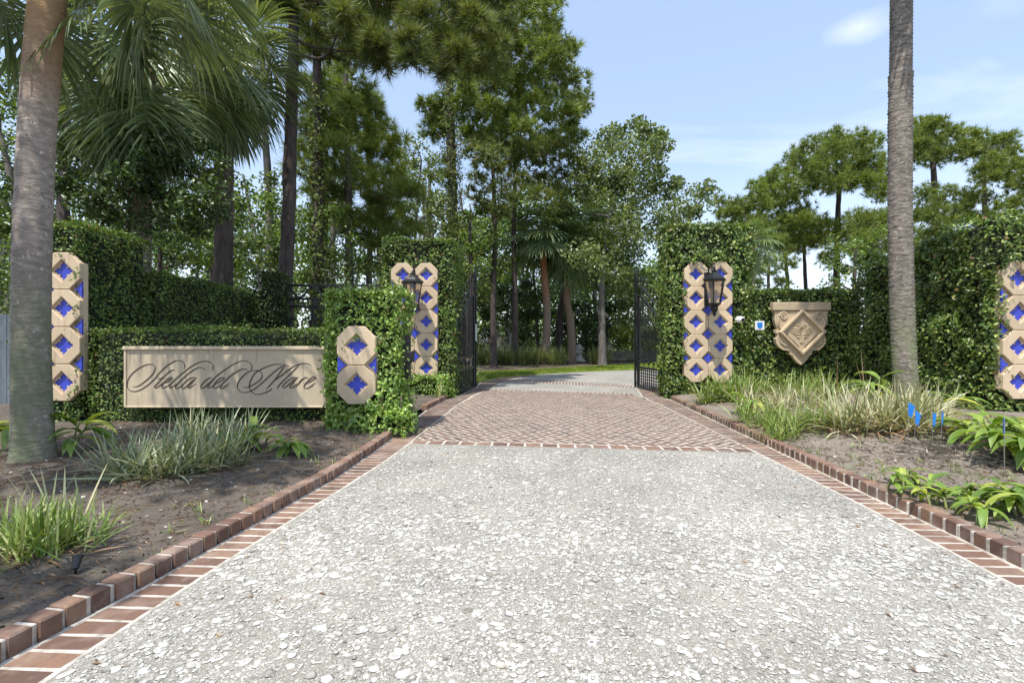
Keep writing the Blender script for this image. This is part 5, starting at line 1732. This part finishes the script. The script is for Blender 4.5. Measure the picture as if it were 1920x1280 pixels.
GG = 'strappy grass clumps in the beds'
clump('grass_clump', 'large pale striped grass clump before the name sign', -3.05, 4.35, -1, 'flax', [(-.42, -.05), (-.2, -.18), (0, .0), (.2, .1), (-.1, .22), (.3, .28), (.05, -.15), (-.3, .2)], (.3, .56), .015, 80, 201, GG, dead=4, lean=(.2, 1.45), arch=.7)
clump('grass_clump', 'small pale striped tuft behind the large clump near the ginger', -3.45, 5.35, -1, 'flax', [(0, 0), (.25, .05), (-.2, .1), (.45, .0)], (.3, .55), .016, 60, 221, GG)
clump('grass_clump', 'bright green grass tuft at the lower left edge of the photo', -2.66, 2.78, -1, 'flax_green', [(-.12, 0), (.08, .03), (-.3, .08), (0, -.1)], (.18, .34), .011, 85, 231, GG, lean=(.1, 1.15), dead=5)
clump('grass_clump', 'few tall thin blades rising behind the lower left tuft', -2.98, 3.12, -1, 'flax', [(0, 0)], (.3, .5), .014, 9, 241, GG, lean=(.05, .5), arch=.4)
clump('grass_clump', 'yellow striped clump at the foot of the right gate pillar', 4.15, 9.5, 1, 'flax_green', [(-.3, 0), (0, .05), (.28, -.05), (.5, .1), (.1, -.3)], (.45, .8), .02, 80, 251, GG, dead=8, lean=(.1, 1.35))
clump('grass_clump', 'green and straw grass clump along the right kerb', 3.62, 6.25, 1, 'flax_green', [(-.3, -.25), (0, -.1), (.25, .1), (-.1, .35), (.1, .5), (-.15, .85), (.35, -.2)], (.28, .5), .013, 90, 261, GG, dead=16, lean=(.1, 1.4))
clump('grass_clump', 'biggest dry looking striped clump at the foot of the right palm', 4.62, 6.0, 1, 'flax_dry', [(-.5, -.1), (-.25, -.2), (0, -.15), (.25, -.2), (.5, -.1), (-.35, .2), (0, .2), (.35, .2), (.55, .05), (.1, -.35)], (.34, .66), .019, 95, 281, GG, dead=30, lean=(.1, 1.4), arch=.8)
clump('grass_clump', 'shaded grass clump against the ivy wall below the carved shield', 5.5, 9.7, 1, 'flax_green', [(-.7, 0), (-.35, .2), (0, 0), (.35, .15), (.7, 0), (1.0, .2), (.1, -.4), (.6, -.5)], (.4, .7), .018, 60, 331, GG, dead=6, lean=(.1, 1.2))
clump('grass_clump', 'mid bed grass clump between the gate pillar clump and the dry clump', 4.5, 8.0, 1, 'flax_dry', [(-.5, .1), (-.2, -.2), (.1, .1), (.4, -.1), (.75, .1), (.3, .4), (-.3, .5)], (.32, .56), .017, 42, 341, GG, dead=10, lean=(.1, 1.35))
clump('grass_clump', 'thin grass sprigs by the left gate pillar kerb', -1.62, 10.55, -1, 'flax_green', [(0, 0)], (.3, .6), .014, 22, 311, GG, lean=(.1, .8))
clump('dry_stalks', 'thin brown flower stalks above the dry grass by the right palm', 4.55, 6.5, 1, 'dead', [(-.1, 0), (.3, .1)], (.7, 1.05), .011, 3, 321, None, 'stalks', lean=(.02, .35), arch=.25)


def ginger_plant(label, x, y, side, n, L, seed, az=None, spread=.08, tall=.25, group='variegated ginger plants'):
    r = np.random.default_rng(seed)
    z = bedz(x, y, side)
    t = thing('ginger_plant', label, 'ginger plant', (x, y, z), 0, group)
    lf = MB()
    nst = max(2, n // 5)
    for i in range(nst):
        a = r.uniform(0, 2 * math.pi) if az is None else az + r.normal(0, .7)
        p0 = np.array([r.normal(0, spread), r.normal(0, spread), -.01])
        hgt = tall * r.uniform(.7, 1.2)
        tip = p0 + np.array([math.cos(a) * hgt * .45, math.sin(a) * hgt * .45, hgt])
        pts = smooth_path([p0, (p0 + tip) / 2 + [0, 0, .03], tip], 4)
        st = MB(); st.tube(pts, np.linspace(.011, .006, len(pts)), 6); st.build('stem', M['petiole'], t)
        for j in range(n // nst + 1):
            u = r.uniform(.35, 1)
            b0 = pts[int(u * (len(pts) - 1))]
            aa = a + r.normal(0, 1.1)
            el = r.uniform(.15, 1.1)
            d_ = np.array([math.cos(aa) * math.cos(el), math.sin(aa) * math.cos(el), math.sin(el)])
            LL = L * r.uniform(.65, 1.15); wd_ = LL * .115
            sd = unit(np.cross(d_, [0, 0, 1.0])); q = b0.copy()
            rows = []
            sg_ = 7
            for s in range(sg_ + 1):
                w_ = wd_ * math.sin(math.pi * min(1, (s / sg_) ** .8 * .97 + .03)) + .002
                up_ = np.cross(sd, d_)
                rows += [q - sd * w_ + up_ * w_ * .35, q, q + sd * w_ + up_ * w_ * .35]
                d_ = unit(d_ + np.array([0, 0, -.16 - .12 * r.uniform()]))
                q = q + d_ * LL / sg_
            f = []
            for s in range(sg_):
                f += [(3 * s, 3 * s + 1, 3 * s + 4, 3 * s + 3), (3 * s + 1, 3 * s + 2, 3 * s + 5, 3 * s + 4)]
            lf.add(np.array(rows), np.array(f), 0, True)
    lf.build('leaf_spray', M['ginger'], t)
    return t


def gpos(px, py, z=.12):
    Y = (H - z) * F / (py - 640)
    return (px - 960) * Y / F, Y


for (px, py, side, n, L, seed, lab, tall, az) in (
        (118, 848, -1, 14, .42, 401, 'broad leaved ginger sprouting right behind the near palm trunk', .30, .3),
        (-12, 842, -1, 14, .45, 402, 'broad leaved ginger reaching in from the left edge behind the palm', .30, .2),
        (455, 838, -1, 22, .36, 403, 'leafy ginger just right of the large striped grass, under the sign', .20, None),
        (535, 843, -1, 16, .30, 404, 'smaller ginger between the leafy ginger and the low pillar', .14, None),
        (1842, 850, 1, 40, .38, 405, 'spreading yellow striped ginger around the blue flags', .30, None),
        (1925, 880, 1, 38, .40, 406, 'ginger with bent stems at the right edge below the large flag', .32, None),
        (1710, 912, 1, 26, .21, 407, 'small spiky ginger alone in the bare soil of the right bed', .13, None),
        (1850, 948, 1, 44, .22, 408, 'leafy ginger row nearest the right kerb with one yellow leaf', .15, None),
        (1760, 940, 1, 10, .20, 409, 'sparse ginger sprig with curled leaves left of the leafy row', .14, None),
        (1935, 965, 1, 36, .24, 410, 'ginger cut by the right edge of the photo near the kerb', .17, None),
        (1660, 800, 1, 14, .42, 411, 'upright ginger leaves poking out of the dry clump by the right palm', .5, None),
        (1415, 775, 1, 16, .34, 412, 'yellow ginger leaves between the two kerb grass clumps', .3, None),
        (1772, 795, 1, 8, .5, 413, 'single long ginger leaf behind the flags near the right palm', .3, .1)):
    x, y = gpos(px, py, .13)
    ginger_plant(lab, x, y, side, n, L, seed, az, tall=tall)

# weeds and straw lying about the beds
for side, mat_, n_, sd, lab in ((-1, 'flax_green', 60, 71, 'tiny weed sprouts scattered over the left bed'), (1, 'flax_green', 170, 72, 'tiny weed sprouts scattered over the right bed')):
    rw = np.random.default_rng(sd)
    wb = MB()
    for i in range(n_):
        y = rw.uniform(1.6, 7.0); x = pathx(CURB_L if side < 0 else CURB_R, y) + side * (.13 + 3.4 * rw.uniform() ** 1.5)
        blades(wb, rw.integers(3, 9), np.array([x, y, bedz(x, y, side)]), .018, (.03, .11), .006, 7000 + sd * 200 + i, (.1, 1.2), segs=3)
    tag(wb.build('weeds', M[mat_]), lab, 'weeds', kind='stuff')
rw = np.random.default_rng(73)
P = []
for i in range(2600):
    a, q_ = rw.uniform(0, 6.28), abs(rw.normal(0, .45))
    x, y = 4.75 + math.cos(a) * q_ * 1.3, 4.75 + math.sin(a) * q_ * .8
    P.append((x, y, bedz(x, y, 1) + .09 * math.exp(-(q_ / .4) ** 2) * rw.uniform(.2, 1) + .004))
P = np.array(P)
v, f = cards(P, np.array([0, 0, 1.0]) + rw.normal(0, .4, P.shape), rw.uniform(.05, .2, len(P)), np.array([[0, -.5, 0], [.022, 0, .08], [0, .5, 0], [-.022, 0, .08]]), LEAF_F, rw)
sm = MB(); sm.add(v, f)
tag(sm.build('straw_litter', M['straw']), 'low heap of pale dry straw on the right bed', 'straw', kind='stuff')

# things beyond the gate
for i, (px, y, lab) in enumerate(((905, 27, 'leftmost tall ornamental grass tuft beside the left gate leaf'), (935, 27.5, 'ornamental grass tuft in front of the bare silvery shrub'), (968, 27, 'wide ornamental grass tuft left of the booted palm foot'), (1000, 27.5, 'ornamental grass tuft touching the booted palm foot'),
                                  (1042, 27.5, 'grey green ornamental grass tuft between the two palm feet'), (1125, 28, 'yellowish grass tuft at the foot of the live oak'))):
    clump('ornamental_grass', lab, (px - 960) * y / F, y, 0, 'ornamental', [(-.4, 0), (0, .1), (.4, 0), (.2, -.2), (-.2, -.2)], (.7, 1.25), .03, 70, 500 + 10 * i, 'ornamental grasses beyond the gate', 'grass clump', lean=(.05, .8), arch=.6, z=0)
clump('fern_clump', 'bright fern like clump at the foot of the left gate leaf', -1.25, 14.6, 0, 'flax_green', [(0, 0), (-.2, .3), (.05, .6), (-.1, .9)], (.35, .65), .04, 60, 560, None, 'fern', z=0)
t = thing('bare_shrub', 'silvery leafless shrub in the shade beyond the left gate leaf', 'shrub', ((940 - 960) * 29 / F, 29, 0))
b = MB()
r = np.random.default_rng(9)
for i in range(26):
    a = r.uniform(0, 6.28); p = np.array([r.normal(0, .12), r.normal(0, .12), 0]); d_ = np.array([math.cos(a) * .45, math.sin(a) * .45, 1.0])
    pts = [p.copy()]
    for s in range(6):
        d_ = unit(d_ + r.normal(0, .28, 3)); p = p + d_ * .34; pts.append(p.copy())
        if s > 1:
            e = unit(d_ + r.normal(0, .7, 3))
            b.tube([p, p + e * .25, p + e * .45 + [0, 0, .1]], [.018, .012, .005], 4)
    b.tube(pts, np.linspace(.035, .010, 7), 5)
b.build('branches', M['silver'], t)
t = thing('garden_pedestal', 'pale tiered stone pedestal at the foot of the shorter palm', 'pedestal', ((1085 - 960) * 31 / F, 31, 0))
b = MB(); b.lathe([(.42, 0), (.46, .05), (.40, .12), (.22, .2), (.18, .42), (.26, .52), (.30, .55)], seg=16); b.build('base', M['paver'], t)
b = MB(); b.box((0, 0, .60), (.58, .58, .09), 0, .02); b.box((0, 0, .84), (.66, .66, .09), 0, .02); b.box((0, 0, .72), (.40, .40, .15)); b.build('slab', M['paver'], t)
b = MB(); b.lathe([(.2, .885), (.24, .95), (.15, 1.08), (.03, 1.12), (0, 1.13)], seg=14); b.build('finial', M['paver'], t)
t = thing('garden_wall', 'low mossy stone wall at the back of the lawn', 'wall', (9.5, 32.2, 0))
b = MB()
for c_ in range(3):
    x = -3.0
    while x < 6:
        l_ = r.uniform(.35, .7)
        b.box((x + l_ / 2, r.normal(0, .01), .12 + c_ * .22), (l_ - .02, .35, .205), 0, .02); x += l_
b.build('stone_courses', solid('mossy_stone', (.16, .15, .11), .9, var=.35, island=.3), t)
